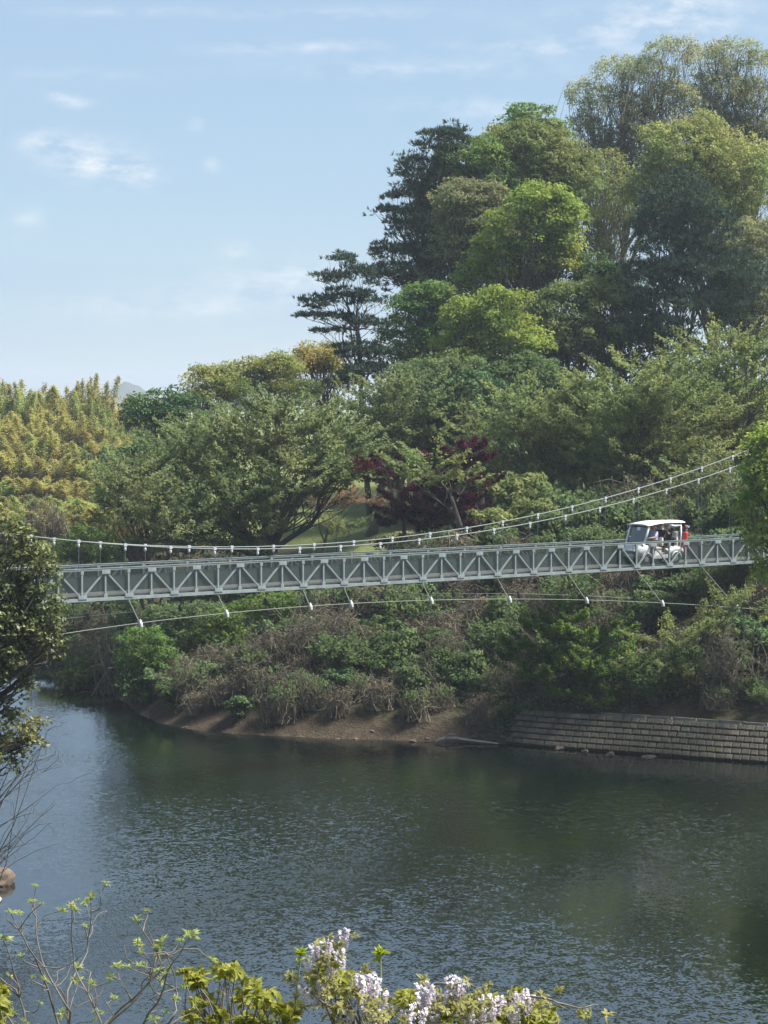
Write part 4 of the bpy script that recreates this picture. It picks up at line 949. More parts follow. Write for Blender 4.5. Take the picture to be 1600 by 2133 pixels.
m = MB(); pts = [at_z(px, py, z) for px, py, z in ((908, 1545, .10), (925, 1538, .22), (950, 1538, .2), (975, 1542, .13), (1010, 1546, .10), (1038, 1549, .06))]
for q in pts: q[2] = max(q[2], gz(q[0], q[1]) + .05)
m.tube(pts, [.07, .075, .07, .06, .05, .03], 8); m.tube([pts[1], pts[1] + [.25, -.1, .18], pts[1] + [.5, -.15, .2]], [.04, .03, .015], 6)
tag(m.build('driftwood', MAT['drift'], smooth=True), 'bleached driftwood branch lying on the shore at the waterline', 'driftwood')

# ------------------------------------------------------------------ suspension bridge
BA = math.radians(38.22); U = np.array([math.cos(BA), math.sin(BA), 0]); NR = np.array([math.sin(BA), -math.cos(BA), 0])   # along the deck, towards the near side
BL = 1.896; B0 = np.array([-10.45, 85.0, 0]); ZB = 7.17; ZT = 8.30; WT = 2.0
K0, K1, KM = -8.5, 19.5, 5.5
def bp(k, side=0.0, z=0.0):
    """point at panel k, side metres towards the near side measured from the near truss, height z"""
    return B0 + U * BL * k + NR * side + UP * z
MAT['steel'] = pbr('galvanised_paint', (.27, .315, .315), .55, .1, nscale=2.6, c2=(.185, .215, .205))
MAT['steel_shaded'] = pbr('shaded_grey_green', (.24, .28, .275), .5, .1, nscale=2.2, c2=(.19, .225, .22))  # darker copy of the bridge steel, with shade put into its colour
MAT['rail_side'] = pbr('rail_paint', (.30, .34, .345), .5, .1)
MAT['white'] = pbr('white_paint', (.46, .47, .47), .55)
MAT['cable'] = pbr('steel_cable', (.17, .185, .18), .65, .1)
MAT['wire'] = pbr('old_wire_rope', (.17, .18, .155), .6, .2)
MAT['rod'] = pbr('dark_rod', (.17, .18, .18), .6, .3)
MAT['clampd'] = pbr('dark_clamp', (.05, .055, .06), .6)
MAT['deck'] = pbr('deck_boards', (.10, .10, .095), .85, nscale=4, c2=(.07, .07, .066))
def net_mat(name, c, alpha):
    m, t, out = newmat(name)
    d = N(t, 'ShaderNodeBsdfDiffuse'); d.inputs[0].default_value = rgba(c); tr = N(t, 'ShaderNodeBsdfTransparent')
    ms = N(t, 'ShaderNodeMixShader'); ms.inputs[0].default_value = alpha
    t.links.new(tr.outputs[0], ms.inputs[1]); t.links.new(d.outputs[0], ms.inputs[2]); t.links.new(ms.outputs[0], out.inputs[0]); return m
MAT['net'] = net_mat('safety_net', (.085, .105, .10), .24)
MAT['net_low'] = net_mat('safety_net_dense', (.05, .065, .062), .8)
borg = bp(KM, -WT / 2, ZB)
bridge = thing('suspension_bridge', 'long grey steel truss suspension footbridge crossing the water with white cable clamps', 'bridge', borg)
R_ = np.stack([U, -NR, UP], 1)                          # local frame: x along, y away, z up
def box_al(mb, k, side, z, lx, ly, lz): mb.box(bp(k, side, z), (lx, ly, lz), R_)
m = MB(); box_al(m, (K0 + K1) / 2, -WT / 2, ZB + .12, (K1 - K0) * BL, WT - .24, .07); deck = m.build('deck', MAT['deck'], bridge, borg)
def shared(meshname, mb, mat, org):
    me = mb.mesh(meshname, org); me.materials.append(mat); return me
# cross beams under the deck
m = MB(); m.box((0, 0, 0), (.1, WT - .1, .14), R_); cb = shared('cross_beam', m, MAT['steel_shaded'], (0, 0, 0))
for k in np.arange(K0, K1 + .01, .5):
    o = link('cross_beam', cb, deck); o.location = Vector(bp(k, -WT / 2, ZB + .0) - borg)
for sd_, nm in ((0.0, 'near'), (-WT, 'far')):
    m = MB(); box_al(m, (K0 + K1) / 2, sd_, ZB + .055, (K1 - K0) * BL, .10, .11)
    tr_ = m.build('side_truss', MAT['steel'], bridge, borg)
    m = MB(); box_al(m, (K0 + K1) / 2, sd_, ZT - .032, (K1 - K0) * BL, .09, .065); m.build('top_rail', MAT['steel_shaded'], tr_, borg)  # rail sides darker than the cap above: shade given by colour
    m = MB(); box_al(m, (K0 + K1) / 2, sd_, ZT + .004, (K1 - K0) * BL, .12, .012); m.build('rail_cap', MAT['steel'], tr_, borg)
    m = MB(); m.box((0, 0, 0), (.062, .062, ZT - ZB - .17), R_); vm = shared('vertical', m, MAT['steel'], (0, 0, 0))
    zc = (ZB + .11 + ZT - .065) / 2
    m = MB(); m.bar(U * .06 + UP * (ZB + .16), U * (BL * .5 - .05) + UP * (ZT - .14), .055, .055); d1 = shared('diagonal', m, MAT['steel'], UP * zc)
    m = MB(); m.bar(-U * .06 + UP * (ZB + .16), -U * (BL * .5 - .05) + UP * (ZT - .14), .055, .055); d2 = shared('diagonal', m, MAT['steel_shaded'], UP * zc)  # opposite slant in the darker copy, its shaded faces painted in
    m = MB(); m.box((0, 0, 0), (.34, .02, .13), R_); gm = shared('gusset_plate', m, MAT['steel'], (0, 0, 0))
    m = MB(); m.box((0, 0, 0), (.14, .075, .14), R_); fm = shared('foot_plate', m, MAT['steel'], (0, 0, 0))
    m = MB(); m.box((0, 0, 0), (.12, .085, .12), R_); hm_ = shared('head_plate', m, MAT['steel'], (0, 0, 0))
    inn = -.05 if sd_ == 0 else .05
    m = MB(); m.box((0, 0, 0), (BL * .985, .006, ZT - ZB - .24), R_); nm_ = shared('net_panel', m, MAT['net'], (0, 0, 0))
    m = MB(); m.box((0, 0, 0), (BL * .985, .008, .56), R_); nl_ = shared('lower_net_panel', m, MAT['net_low'], (0, 0, 0))
    out_ = .062 if sd_ == 0 else -.062
    for k in np.arange(math.ceil(K0), K1 + .01, 1.0):
        def put(nm2, me, kk, side, z):
            o = link(nm2, me, tr_); o.location = Vector(bp(kk, side, z) - borg); return o
        put('vertical', vm, k, sd_, zc)
        put('gusset_plate', gm, k, sd_ + out_, ZB + .15); put('head_plate', hm_, k, sd_, ZT - .13)
        put('diagonal', d1, k, sd_, zc); put('diagonal', d2, k, sd_, zc)
        if k + .5 < K1:
            put('vertical', vm, k + .5, sd_, zc); put('gusset_plate', gm, k + .5, sd_ + out_, ZT - .13); put('foot_plate', fm, k + .5, sd_, ZB + .17)
            put('net_panel', nm_, k + .5, sd_ + inn, zc)
            if sd_ < 0: put('lower_net_panel', nl_, k + .5, sd_ + inn * 1.5, ZB + .43)
# main cables with hangers
CS = {'near': -.20, 'far': -1.86}
def cz(k): return 8.67 + 2.59 * ((k - KM) / 11.5) ** 2
m = MB(); m.box((0, 0, 0), (.12, .075, .10), R_); clm = shared('cable_clamp', m, MAT['white'], (0, 0, 0))
m = MB(); m.tube([[0, 0, .05], [0, 0, .0], [0, 0, -.06], [0, 0, -.11]], [.025, .05, .05, .018], 8); skm = shared('hanger_socket', m, MAT['white'], (0, 0, 0))
for nm, sdv in CS.items():
    ks = np.linspace(K0, K1, 90); m = MB(); m.tube([bp(k, sdv, cz(k)) for k in ks], .023, 6)
    mc = m.build('main_cable', MAT['cable'], bridge, borg, smooth=True)
    for k in np.arange(math.ceil(K0), K1, 1.0):
        o = link('cable_clamp', clm, mc); o.location = Vector(bp(k, sdv, cz(k)) - borg)
        o = link('hanger_socket', skm, mc); o.location = Vector(bp(k, sdv, cz(k) - .12) - borg)
        m = MB(); m.tube([bp(k, sdv, cz(k) - .2), bp(k, sdv, ZB + .1)], .011, 4); m.build('hanger_rod', MAT['rod'], mc, borg)
# wind cables, outwards and below, with slanting stays
def wc(k, s):
    e = ((k - KM) / 10.5) ** 2
    a = .42 + 1.65 * e; b = .60 + 1.02 * e
    return bp(k, (a if s > 0 else -WT - a), ZB - b)
m = MB(); m.tube([[0, 0, .12], [.03, -.02, -.02], [.05, -.03, -.14]], [.045, .08, .07], 8); wcm = shared('stay_clamp', m, MAT['white'], (0, 0, 0)); 
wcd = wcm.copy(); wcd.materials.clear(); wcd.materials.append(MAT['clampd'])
hk = [h for h in [-7, -5, -3, -1, 1, 3, 5, 6, 8, 10, 12, 14, 16, 18]]
for s_ in (1, -1):
    m = MB(); m.tube([wc(k, s_) for k in np.linspace(K0 - .5, K1 + .5, 80)], .014, 6)
    w_ = m.build('wind_cable', MAT['wire'], bridge, borg, smooth=True)
    for k in hk:
        e = wc(k, s_); o = link('stay_clamp', wcm if s_ > 0 else wcd, w_); o.location = Vector(e - borg)
        m = MB(); m.tube([bp(k, 0 if s_ > 0 else -WT, ZB), e], .018, 6); m.build('stay_rod', MAT['wire'], w_, borg)
# end portals and abutments (outside the picture, carry the cables)
for k in (K0, K1):
    for sdv in CS.values():
        g0 = min(gz(*bp(k, sdv)[:2]), ZB) - .3
        m = MB(); m.bar(bp(k, sdv, g0), bp(k, sdv, cz(k) + .15), .34, .34, up=U); m.build('pylon', MAT['steel'], bridge, borg)
    m = MB(); box_al(m, k, -WT / 2, cz(k) - .25, .2, 1.5, .25); m.build('portal_beam', MAT['steel'], bridge, borg)
    dk = .9 if k > 0 else -.9
    g0 = min(gz(*bp(k + dk, -WT / 2)[:2]), ZB) - .4
    m = MB(); box_al(m, k + dk, -WT / 2, (g0 + ZB + .14) / 2, 2.6, 3.0, ZB + .14 - g0); m.build('abutment', MAT['stone_cap'], bridge, borg)

# ------------------------------------------------------------------ golf cart on the bridge
MAT['cart'] = pbr('cart_white', (.80, .80, .81), .28, spec=.5)
MAT['black'] = pbr('black_rubber', (.02, .02, .022), .7)
MAT['darkgrey'] = pbr('dark_grey_plastic', (.06, .065, .07), .55)
MAT['seat'] = pbr('cream_vinyl', (.62, .58, .52), .5)
MAT['chrome'] = pbr('rim_grey', (.45, .46, .47), .35, .6)
MAT['redbag'] = pbr('red_nylon', (.50, .03, .04), .6); MAT['blackbag'] = pbr('black_nylon', (.03, .03, .035), .6); MAT['greybag'] = pbr('grey_nylon', (.20, .20, .22), .6)
MAT['skin'] = pbr('skin', (.50, .32, .24), .6); MAT['hair'] = pbr('hair', (.02, .016, .014), .6)
MAT['lav'] = pbr('lavender_cloth', (.48, .46, .66), .8); MAT['blackc'] = pbr('black_cloth', (.018, .018, .02), .85); MAT['navy'] = pbr('navy_cloth', (.025, .03, .06), .85)
MAT['khaki'] = pbr('beige_cloth', (.42, .36, .27), .85); MAT['cream'] = pbr('cream_cloth', (.62, .56, .46), .85)
MAT['card'] = pbr('white_card', (.75, .75, .75), .6); MAT['poly'] = pbr('rolled_clear_plastic', (.42, .44, .46), .3)
def glass_mat():
    m, t, out = newmat('windscreen_glass')
    tr = N(t, 'ShaderNodeBsdfTransparent'); tr.inputs[0].default_value = (.72, .86, .84, 1); g_ = N(t, 'ShaderNodeBsdfGlossy'); g_.inputs['Roughness'].default_value = .03
    fr = N(t, 'ShaderNodeFresnel'); fr.inputs[0].default_value = 1.6
    ms = N(t, 'ShaderNodeMixShader'); t.links.new(M('ADD', fr.outputs[0], .12, tree=t), ms.inputs[0]); t.links.new(tr.outputs[0], ms.inputs[1]); t.links.new(g_.outputs[0], ms.inputs[2]); t.links.new(ms.outputs[0], out.inputs[0]); return m
MAT['glass'] = glass_mat()
def loft(mb, secs, n=14, p=3.2):
    """secs: (x, half width, z low, z high): superellipse sections along x"""
    a = np.arange(n) * 2 * np.pi / n; V = []
    for (x, hw, z0, z1) in secs:
        c, s2 = np.cos(a), np.sin(a)
        yy = np.sign(c) * np.abs(c) ** (2 / p) * hw; zz = np.sign(s2) * np.abs(s2) ** (2 / p) * (z1 - z0) / 2 + (z0 + z1) / 2
        V.append(np.stack([np.full(n, x), yy, zz], 1))
    m = len(secs); Q = [[i * n + j, i * n + (j + 1) % n, (i + 1) * n + (j + 1) % n, (i + 1) * n + j] for i in range(m - 1) for j in range(n)]
    for e, fl in ((0, 1), ((m - 1) * n, 0)):
        for j in range(1, n // 2):
            q = [e + j - 1, e + j, e + n - 1 - j, e + (n - j) % n]
            Q.append(q if fl else q[::-1])
    mb.add(np.concatenate(V), Q)
ZD = ZB + .155
KC = 15.0
cpos = bp(KC, -WT / 2 + .02, ZD)
CR = BA + math.pi
cart = thing('golf_cart', 'white open-sided golf cart with flat roof and passengers crossing the bridge', 'golf cart', cpos, rz=CR)
cart.scale = (.96, 1.0, .94)
def cpart(name, fn, mat, smooth=False, parent=None):
    m = MB(); fn(m); return m.build(name, MAT[mat], parent or cart, smooth=smooth)
cowl = cpart('front_cowl', lambda m: loft(m, [(1.42, .42, .38, .62), (1.40, .50, .32, .72), (1.30, .56, .29, .84), (1.12, .59, .29, .93), (.92, .60, .29, .97), (.80, .58, .32, .95)]), 'cart', True)
cpart('emblem', lambda m: (m.tube([[1.365, .24, .70], [1.385, .24, .66]], [.008, .028], 6), m.bar([1.385, .19, .635], [1.385, .29, .635], .012, .02)), 'darkgrey', parent=cowl)
for y in (-.4, .4): cpart('headlight', lambda m: m.tube([[1.36, y, .52], [1.425, y * .93, .52]], [.07, .05], 8), 'chrome', parent=cowl)
cpart('front_bumper', lambda m: loft(m, [(1.40, .5, .22, .32), (1.46, .46, .235, .31), (1.2, .57, .22, .30)][::-1]), 'darkgrey', True)
cpart('floor_pan', lambda m: m.box((.02, 0, .27), (1.75, 1.12, .07)), 'darkgrey')
cpart('side_sill', lambda m: (m.box((.1, .565, .33), (.95, .05, .16)), m.box((.1, -.565, .33), (.95, .05, .16))), 'cart')
rb = cpart('rear_body', lambda m: loft(m, [(-.38, .57, .30, .66), (-.5, .59, .30, .74), (-.8, .60, .46, .78), (-1.15, .60, .46, .78), (-1.32, .56, .36, .70), (-1.40, .5, .38, .58)][::-1]), 'cart', True)
for x in (.93, -.87):
    for y in (-.5, .5):
        wb = cpart('wheel', lambda m: m.tube([[x, y - .075, .225], [x, y - .07, .225], [x, y + .07, .225], [x, y + .075, .225]], [.17, .225, .225, .17], 16, cap=False), 'black', True)
        cpart('rim', lambda m: m.tube([[x, y - .072, .225], [x, y + .072, .225]], [.12, .12], 8), 'chrome', parent=wb)
        sy = np.sign(y)
        def arch(m):
            a = np.linspace(.15, np.pi - .15, 9); m.tube([[x + .29 * math.cos(t_), sy * .585, .225 + .29 * math.sin(t_)] for t_ in a], .03, 6)
        cpart('wheel_arch', arch, 'cart', True)
for x in (.18, -.72):
    sb = cpart('seat', lambda m: loft(m, [(x - .24, .52, .62, .75), (x, .55, .62, .78), (x + .24, .53, .64, .77)]), 'seat', True)
    cpart('seat_base', lambda m: m.box((x, 0, .46), (.4, 1.0, .32)), 'cart', parent=sb)
    cpart('backrest', lambda m: (m.box((x - .27, .27, .98), (.09, .48, .36)), m.box((x - .27, -.27, .98), (.09, .48, .36))), 'seat', parent=sb)
cpart('dashboard', lambda m: m.box((.84, 0, .93), (.14, 1.08, .1)), 'darkgrey')
cpart('windscreen', lambda m: m.bar([1.0, 0, .97], [.74, 0, 1.70], 1.02, .012, up=(1, 0, 0.3)), 'glass')
cpart('windscreen_card', lambda m: m.bar([.815, -.05, 1.50], [.765, -.05, 1.64], .2, .01, up=(1, 0, .3)), 'card')
cpart('sticker', lambda m: m.bar([.945, -.42, 1.17], [.92, -.42, 1.24], .09, .01, up=(1, 0, .3)), 'card')
for y in (-.55, .55):
    cpart('front_pillar', lambda m: m.tube([[1.06, y, .93], [.88, y, 1.42], [.76, y, 1.76]], [.05, .045, .045], 8), 'cart', True)
    cpart('rear_pillar', lambda m: m.tube([[-1.16, y, .74], [-1.16, y, 1.78]], [.04, .04], 8), 'cart', True)
    cpart('grab_rail', lambda m: m.tube([[-.42, y, .72], [-.42, y, .98], [-.2, y, 1.0]], .018, 6), 'chrome', True)
def roof(m):
    xs = np.linspace(.92, -1.34, 10); ys = np.linspace(-.64, .64, 9); V = []
    for zoff in (0, .055):
        for x in xs:
            for y in ys:
                e = ((x + .2) / 1.2) ** 2
                V.append([x, y, 1.86 - .10 * max(0, (x + .1)) ** 1.4 - .012 * e - .05 * (y / .64) ** 2 + zoff - (zoff * .5 if abs(y) > .6 else 0)])
    nx_, ny_ = 10, 9; Q = []
    for i in range(9):
        for j in range(8):
            a = i * 9 + j; Q.append([a, a + 1, a + 10, a + 9]); Q.append([90 + a, 90 + a + 9, 90 + a + 10, 90 + a + 1])
    ring = [i * 9 for i in range(10)] + [81 + j for j in range(1, 9)] + [i * 9 + 8 for i in range(8, -1, -1)] + [j for j in range(7, 0, -1)]
    for a, b in zip(ring, ring[1:] + ring[:1]): Q.append([a, b, b + 90, a + 90])
    m.add(V, Q)
cpart('roof', roof, 'cart', True)
cpart('rolled_curtain', lambda m: m.tube([[-.35, .56, 1.74], [-.7, .57, 1.66], [-1.1, .56, 1.70]], [.05, .075, .05], 8), 'poly', True)
cpart('steering_wheel', lambda m: (m.tube([[.62 + .06 * math.sin(a), .27 + .16 * math.cos(a), 1.02 + .15 * math.sin(a)] for a in np.linspace(0, 6.2832, 17)], .016, 6), m.tube([[.84, .27, .9], [.63, .27, 1.02]], .02, 6)), 'black', True)
cpart('bag_rack', lambda m: (m.box((-1.5, 0, .40), (.36, 1.0, .04)), m.tube([[-1.38, -.5, .95], [-1.62, -.5, .98], [-1.62, .5, .98], [-1.38, .5, .95]], .018, 6)), 'darkgrey')
def golf_bag(y, mat, label, top, seed):
    rng = np.random.default_rng(seed)
    b = cpos + np.array([math.cos(CR) * -1.5 - math.sin(CR) * y, math.sin(CR) * -1.5 + math.cos(CR) * y, .42])
    o = thing('golf_bag', label, 'golf bag', b, 'golf bags strapped on the back of the cart', CR)
    m = MB(); m.tube([[0, 0, 0], [-.02, 0, .03], [-.06, 0, .4], [-.10, 0, .78], [-.11, 0, .86]], [.10, .115, .11, .12, .12], 8); m.build('body', MAT[mat], o, smooth=True)
    m = MB(); m.box((-.16, .02, .34), (.1, .18, .32)); m.build('pocket', MAT[mat], o)
    for i in range(5):
        a = i * 1.26; c = np.array([-.11 + .06 * math.cos(a), .06 * math.sin(a), .86]); d = np.array([rng.normal(-.03, .03), rng.normal(0, .04), rng.uniform(.13, .28)])
        m = MB(); m.tube([c - [0, 0, .1], c + d], .008, 4); m.tube([c + d, c + d + [.0, .02, .02], c + d + [.02, .07, .05]], [.03, .042, .02], 6); m.build('club', MAT[top if i % 2 else 'blackbag'], o)
    return o
golf_bag(.34, 'redbag', 'red golf bag strapped on the back of the white cart', 'card', 1)
golf_bag(.08, 'blackbag', 'black golf bag beside the red one on the cart', 'redbag', 2)
golf_bag(-.28, 'greybag', 'grey golf bag on the far side of the cart rack', 'blackbag', 3)

def skin_obj(name, J, E, R, mat, parent, root=0, scale=1.0, sub=2):
    me = bpy.data.meshes.new(name); names = list(J); ix = {n: i for i, n in enumerate(names)}
    me.from_pydata([J[n] for n in names], [(ix[a], ix[b]) for a, b in E], [])
    o = link(name, me, parent); me.materials.append(MAT[mat])
    md = o.modifiers.new('skin', 'SKIN'); md.use_smooth_shade = True
    for n in names:
        v = me.skin_vertices[0].data[ix[n]]; r = R[n] * scale; v.radius = (r, r) if not isinstance(r, tuple) else r
        v.use_root = (ix[n] == root)
    sb = o.modifiers.new('sub', 'SUBSURF'); sb.levels = sub; sb.render_levels = sub
    return o
def person(label, lx, ly, shirt, pants, hat, arms, lean=.0, turn=0.0):
    """seated figure; arms: (elbow, hand) per side in the figure's own frame (x forward, y left, z up from the hips)"""
    b = cpos + np.array([math.cos(CR) * lx - math.sin(CR) * ly, math.sin(CR) * lx + math.cos(CR) * ly, .78 + .09])
    o = thing('person', label, 'person', b, rz=CR + turn)
    sh = lambda z: lean * z
    J = {'pel': (0, 0, 0), 'waist': (sh(.2), 0, .2), 'chest': (sh(.38) + .01, 0, .38), 'nb': (sh(.5), 0, .50), 'neck': (sh(.56) + .01, 0, .56), 'jaw': (sh(.62) + .035, 0, .62), 'head': (sh(.7) + .03, 0, .70), 'crown': (sh(.78) + .015, 0, .775)}
    R = {'pel': .145, 'waist': .125, 'chest': .145, 'nb': .07, 'neck': .05, 'jaw': .068, 'head': .088, 'crown': .06}
    E = [('pel', 'waist'), ('waist', 'chest'), ('chest', 'nb'), ('nb', 'neck'), ('neck', 'jaw'), ('jaw', 'head'), ('head', 'crown')]
    for s_, (el, ha) in zip((1, -1), arms):
        t_ = 'l' if s_ > 0 else 'r'
        J['sh' + t_] = (sh(.46), s_ * .175, .455); J['el' + t_] = el; mid = tuple(np.array(el) * .12 + np.array(ha) * .88); J['wr' + t_] = mid; J['ha' + t_] = ha
        R['sh' + t_] = .062; R['el' + t_] = .046; R['wr' + t_] = .03; R['ha' + t_] = .034
        E += [('chest', 'sh' + t_), ('sh' + t_, 'el' + t_), ('el' + t_, 'wr' + t_), ('wr' + t_, 'ha' + t_)]
        J['hip' + t_] = (.05, s_ * .09, -.01); J['kn' + t_] = (.44, s_ * .12, .0); J['an' + t_] = (.46, s_ * .12, -.42); J['toe' + t_] = (.60, s_ * .13, -.47)
        R['hip' + t_] = .085; R['kn' + t_] = .062; R['an' + t_] = .042; R['toe' + t_] = .038
        E += [('pel', 'hip' + t_), ('hip' + t_, 'kn' + t_), ('kn' + t_, 'an' + t_), ('an' + t_, 'toe' + t_)]
    body = skin_obj('body', J, E, R, 'skin', o)
    hd = np.array(J['head'])
    m = MB(); m.tube([hd + [.085, 0, .03], hd + [.118, 0, -.02], hd + [.09, 0, -.035]], [.012, .02, .016], 6)           # nose
    for s_ in (1, -1):
        m.tube([hd + [.0, s_ * .085, .02], hd + [-.01, s_ * .102, .0], hd + [.0, s_ * .088, -.03]], [.012, .018, .01], 6)   # ears
        ha = np.array(J['ha' + ('l' if s_ > 0 else 'r')]); el = np.array(J['el' + ('l' if s_ > 0 else 'r')]); d = nrm(ha - el); sd2 = nrm(np.cross(d, UP + .01)); cu = np.cross(sd2, d)
        for f in range(4):
            st = ha + d * .03 + sd2 * (f - 1.5) * .019; L = (.055, .068, .064, .05)[f]
            m.tube([st, st + d * L * .5 + cu * .006, st + d * L * .8 - cu * .02, st + d * L * .85 - cu * .04], [.0095, .009, .0085, .007], 6)
        st = ha + sd2 * .03 * s_; m.tube([st, st + d * .025 + sd2 * .025 * s_, st + d * .05 + sd2 * .03 * s_], [.011, .01, .008], 6)
    m.build('face_and_fingers', MAT['skin'], body, smooth=True)
    m = MB()
    for s_ in (1, -1): m.tube([hd + [.078, s_ * .034, .012], hd + [.09, s_ * .034, .012]], [.012, .008], 6)
    m.tube([hd + [.08, -.025, -.055], hd + [.086, 0, -.057], hd + [.08, .025, -.055]], .006, 4); m.build('eyes_and_mouth', MAT['hair'], body)
    keep = [n for n in J if n in ('pel', 'waist', 'chest', 'nb') or n[:2] in ('sh', 'el')]
    skin_obj('shirt', {n: J[n] for n in keep}, [(a, c) for a, c in E if a in keep and c in keep], R, shirt, o, scale=1.16)
    keep = [n for n in J if n == 'pel' or n[:3] == 'hip' or n[:2] in ('kn', 'an')]
    skin_obj('trousers', {n: J[n] for n in keep}, [(a, c) for a, c in E if a in keep and c in keep], R, pants, o, scale=1.15)
    m = MB(); a = np.linspace(0, 2 * np.pi, 13)[:-1]; V = []
    for (zz, rr) in ((.0, .099), (.04, .103), (.075, .09), (.105, .055), (.118, .01)): V += [[hd[0] - .012 + rr * 1.08 * math.cos(t_), rr * math.sin(t_), hd[2] + .015 + zz] for t_ in a]
    m.add(V, [[i * 12 + j, i * 12 + (j + 1) % 12, (i + 1) * 12 + (j + 1) % 12, (i + 1) * 12 + j] for i in range(4) for j in range(12)])
    if hat != 'hair': m.box(hd + [.125, 0, .025], (.1, .14, .012)); 
    m.build('hair' if hat == 'hair' else 'cap', MAT[hat], o, smooth=True)
    return o
person('driver in a lavender shirt and dark cap at the cart wheel', .16, .27, 'lav', 'khaki', 'navy', [((.20, .24, .24), (.44, .12, .22)), ((.20, -.24, .24), (.44, -.1, .22))], lean=.05)
person('passenger in black with a cream cap raising one hand, behind the driver', -.70, .27, 'blackc', 'blackc', 'cream', [((.26, .24, .36), (.24, .10, .60)), ((.22, -.24, .22), (.42, -.1, .16))], lean=.18)
person('passenger in dark navy beside the one in black on the rear seat', -.72, -.27, 'navy', 'navy', 'hair', [((.12, .24, .2), (.34, .14, .06)), ((.12, -.24, .2), (.34, -.14, .06))], lean=.02)

# ------------------------------------------------------------------ foreground plants on the near slope
MAT['budleaf'] = leafmat('bud_leaf', (.22, .28, .09), (.42, .45, .20), trans=.45)
MAT['oliveleaf'] = leafmat('olive_gold_leaf', (.17, .19, .035), (.36, .36, .10), trans=.4)
MAT['freshleaf'] = leafmat('fresh_shoot_leaf', (.24, .33, .04), (.40, .46, .09), trans=.45)
MAT['petal'] = leafmat('lilac_petal', (.56, .48, .62), (.80, .76, .78), trans=.35)
MAT['wleaf'] = leafmat('wisteria_leaf', (.22, .23, .08), (.44, .41, .19), trans=.45)
MAT['twig_near'] = pbr('near_twig', (.20, .17, .14), .9, nscale=30, c2=(.12, .10, .085)); MAT['shoot'] = pbr('green_shoot', (.24, .27, .10), .8)
def whorl(seed, n, ln, wd, up):
    rng = np.random.default_rng(seed); m = MB(); a = rng.uniform(0, 6.28, n); e = rng.normal(up, .35, n)
    T = np.stack([np.cos(a) * np.cos(e), np.sin(a) * np.cos(e), np.sin(e)], 1); L = ln * rng.uniform(.55, 1.2, n)
    nn = nrm(UP - T * T[:, 2:3] + rng.normal(0, .25, (n, 3)))
    B = nrm(np.cross(nn, T)); nn = np.cross(T, B); W = (wd * rng.uniform(.7, 1.2, n))[:, None]
    C0 = T * (L * .06)[:, None]; Cm = T * (L * .55)[:, None]; C1 = T * L[:, None] - nn * (L * .18)[:, None]
    V = np.stack([C0, Cm + B * W / 2 + nn * W * .16, C1, Cm, Cm - B * W / 2 + nn * W * .16], 1).reshape(-1, 3)
    k = np.arange(n)[:, None] * 5
    Q = np.concatenate([k + [0, 3, 2, 1], k + [0, 4, 2, 3]])
    m.add(V, Q, np.repeat(np.clip(rng.normal(.5, .25, n), 0, 1), 5)); return m.mesh('leaf_cluster', tint=True)
def with_mat(me, mat): me.materials.append(MAT[mat]); return me
bud = [with_mat(whorl(i, 17, .065, .022, .45), 'budleaf') for i in range(4)]
oli = [with_mat(whorl(10 + i, 15, .072, .034, .3), 'oliveleaf') for i in range(4)]
fre = [with_mat(whorl(20 + i, 26, .075, .022, .75), 'freshleaf') for i in range(3)]
wle = [with_mat(whorl(30 + i, 13, .055, .024, .1), 'wleaf') for i in range(4)]
def raceme(seed, L):
    rng = np.random.default_rng(seed); m = MB(); n = 70
    t = rng.random(n); r = .036 * (1 - .75 * t) + .008; a = rng.uniform(0, 6.28, n)
    C = np.stack([r * np.cos(a), r * np.sin(a), -L * t], 1); out = nrm(C * [1, 1, 0] + [0, 0, -.004])
    for q in range(4):
        T = nrm(out + rng.normal(0, .6, C.shape)); nn = nrm(np.cross(T, rdir(rng, n)))
        m.leaves(C + T * .008, T, nn, .026 * rng.uniform(.7, 1.3, n) * (1.1 - .5 * t), .022 * (1.1 - .5 * t), np.clip(.95 - .75 * t + rng.normal(0, .2, n), 0, 1))
    return with_mat(m.mesh('flower_cluster', tint=True), 'petal')
rac = [raceme(50 + i, .13 + .025 * i) for i in range(4)]
rngf = np.random.default_rng(2024)
def plant(name, label, Y, base_px, cat='shrub'):
    b = at(base_px, 2200, Y); return thing(name, label, cat, (b[0], Y, gz(b[0], Y) - .05))
def puts(name, meshes, root, p, s, tilt=.5):
    o = link(name, meshes[rngf.integers(0, len(meshes))], root); o.location = Vector(p) - root.location
    o.rotation_euler = (rngf.normal(0, tilt), rngf.normal(0, tilt), rngf.uniform(0, 6.28)); o.scale = (s, s, s); return o
def pathpts(px_list, Y, jit=.0):
    P = np.array([at(x, y, Y + rngf.normal(0, jit)) for x, y in px_list]); n = len(P); t = np.linspace(0, n - 1, (n - 1) * 4 + 1)
    Q = np.stack([np.interp(t, np.arange(n), P[:, k]) for k in range(3)], 1)
    Q[1:-1] = (Q[:-2] + Q[1:-1] * 2 + Q[2:]) / 4
    return Q + rngf.normal(0, .004, Q.shape)
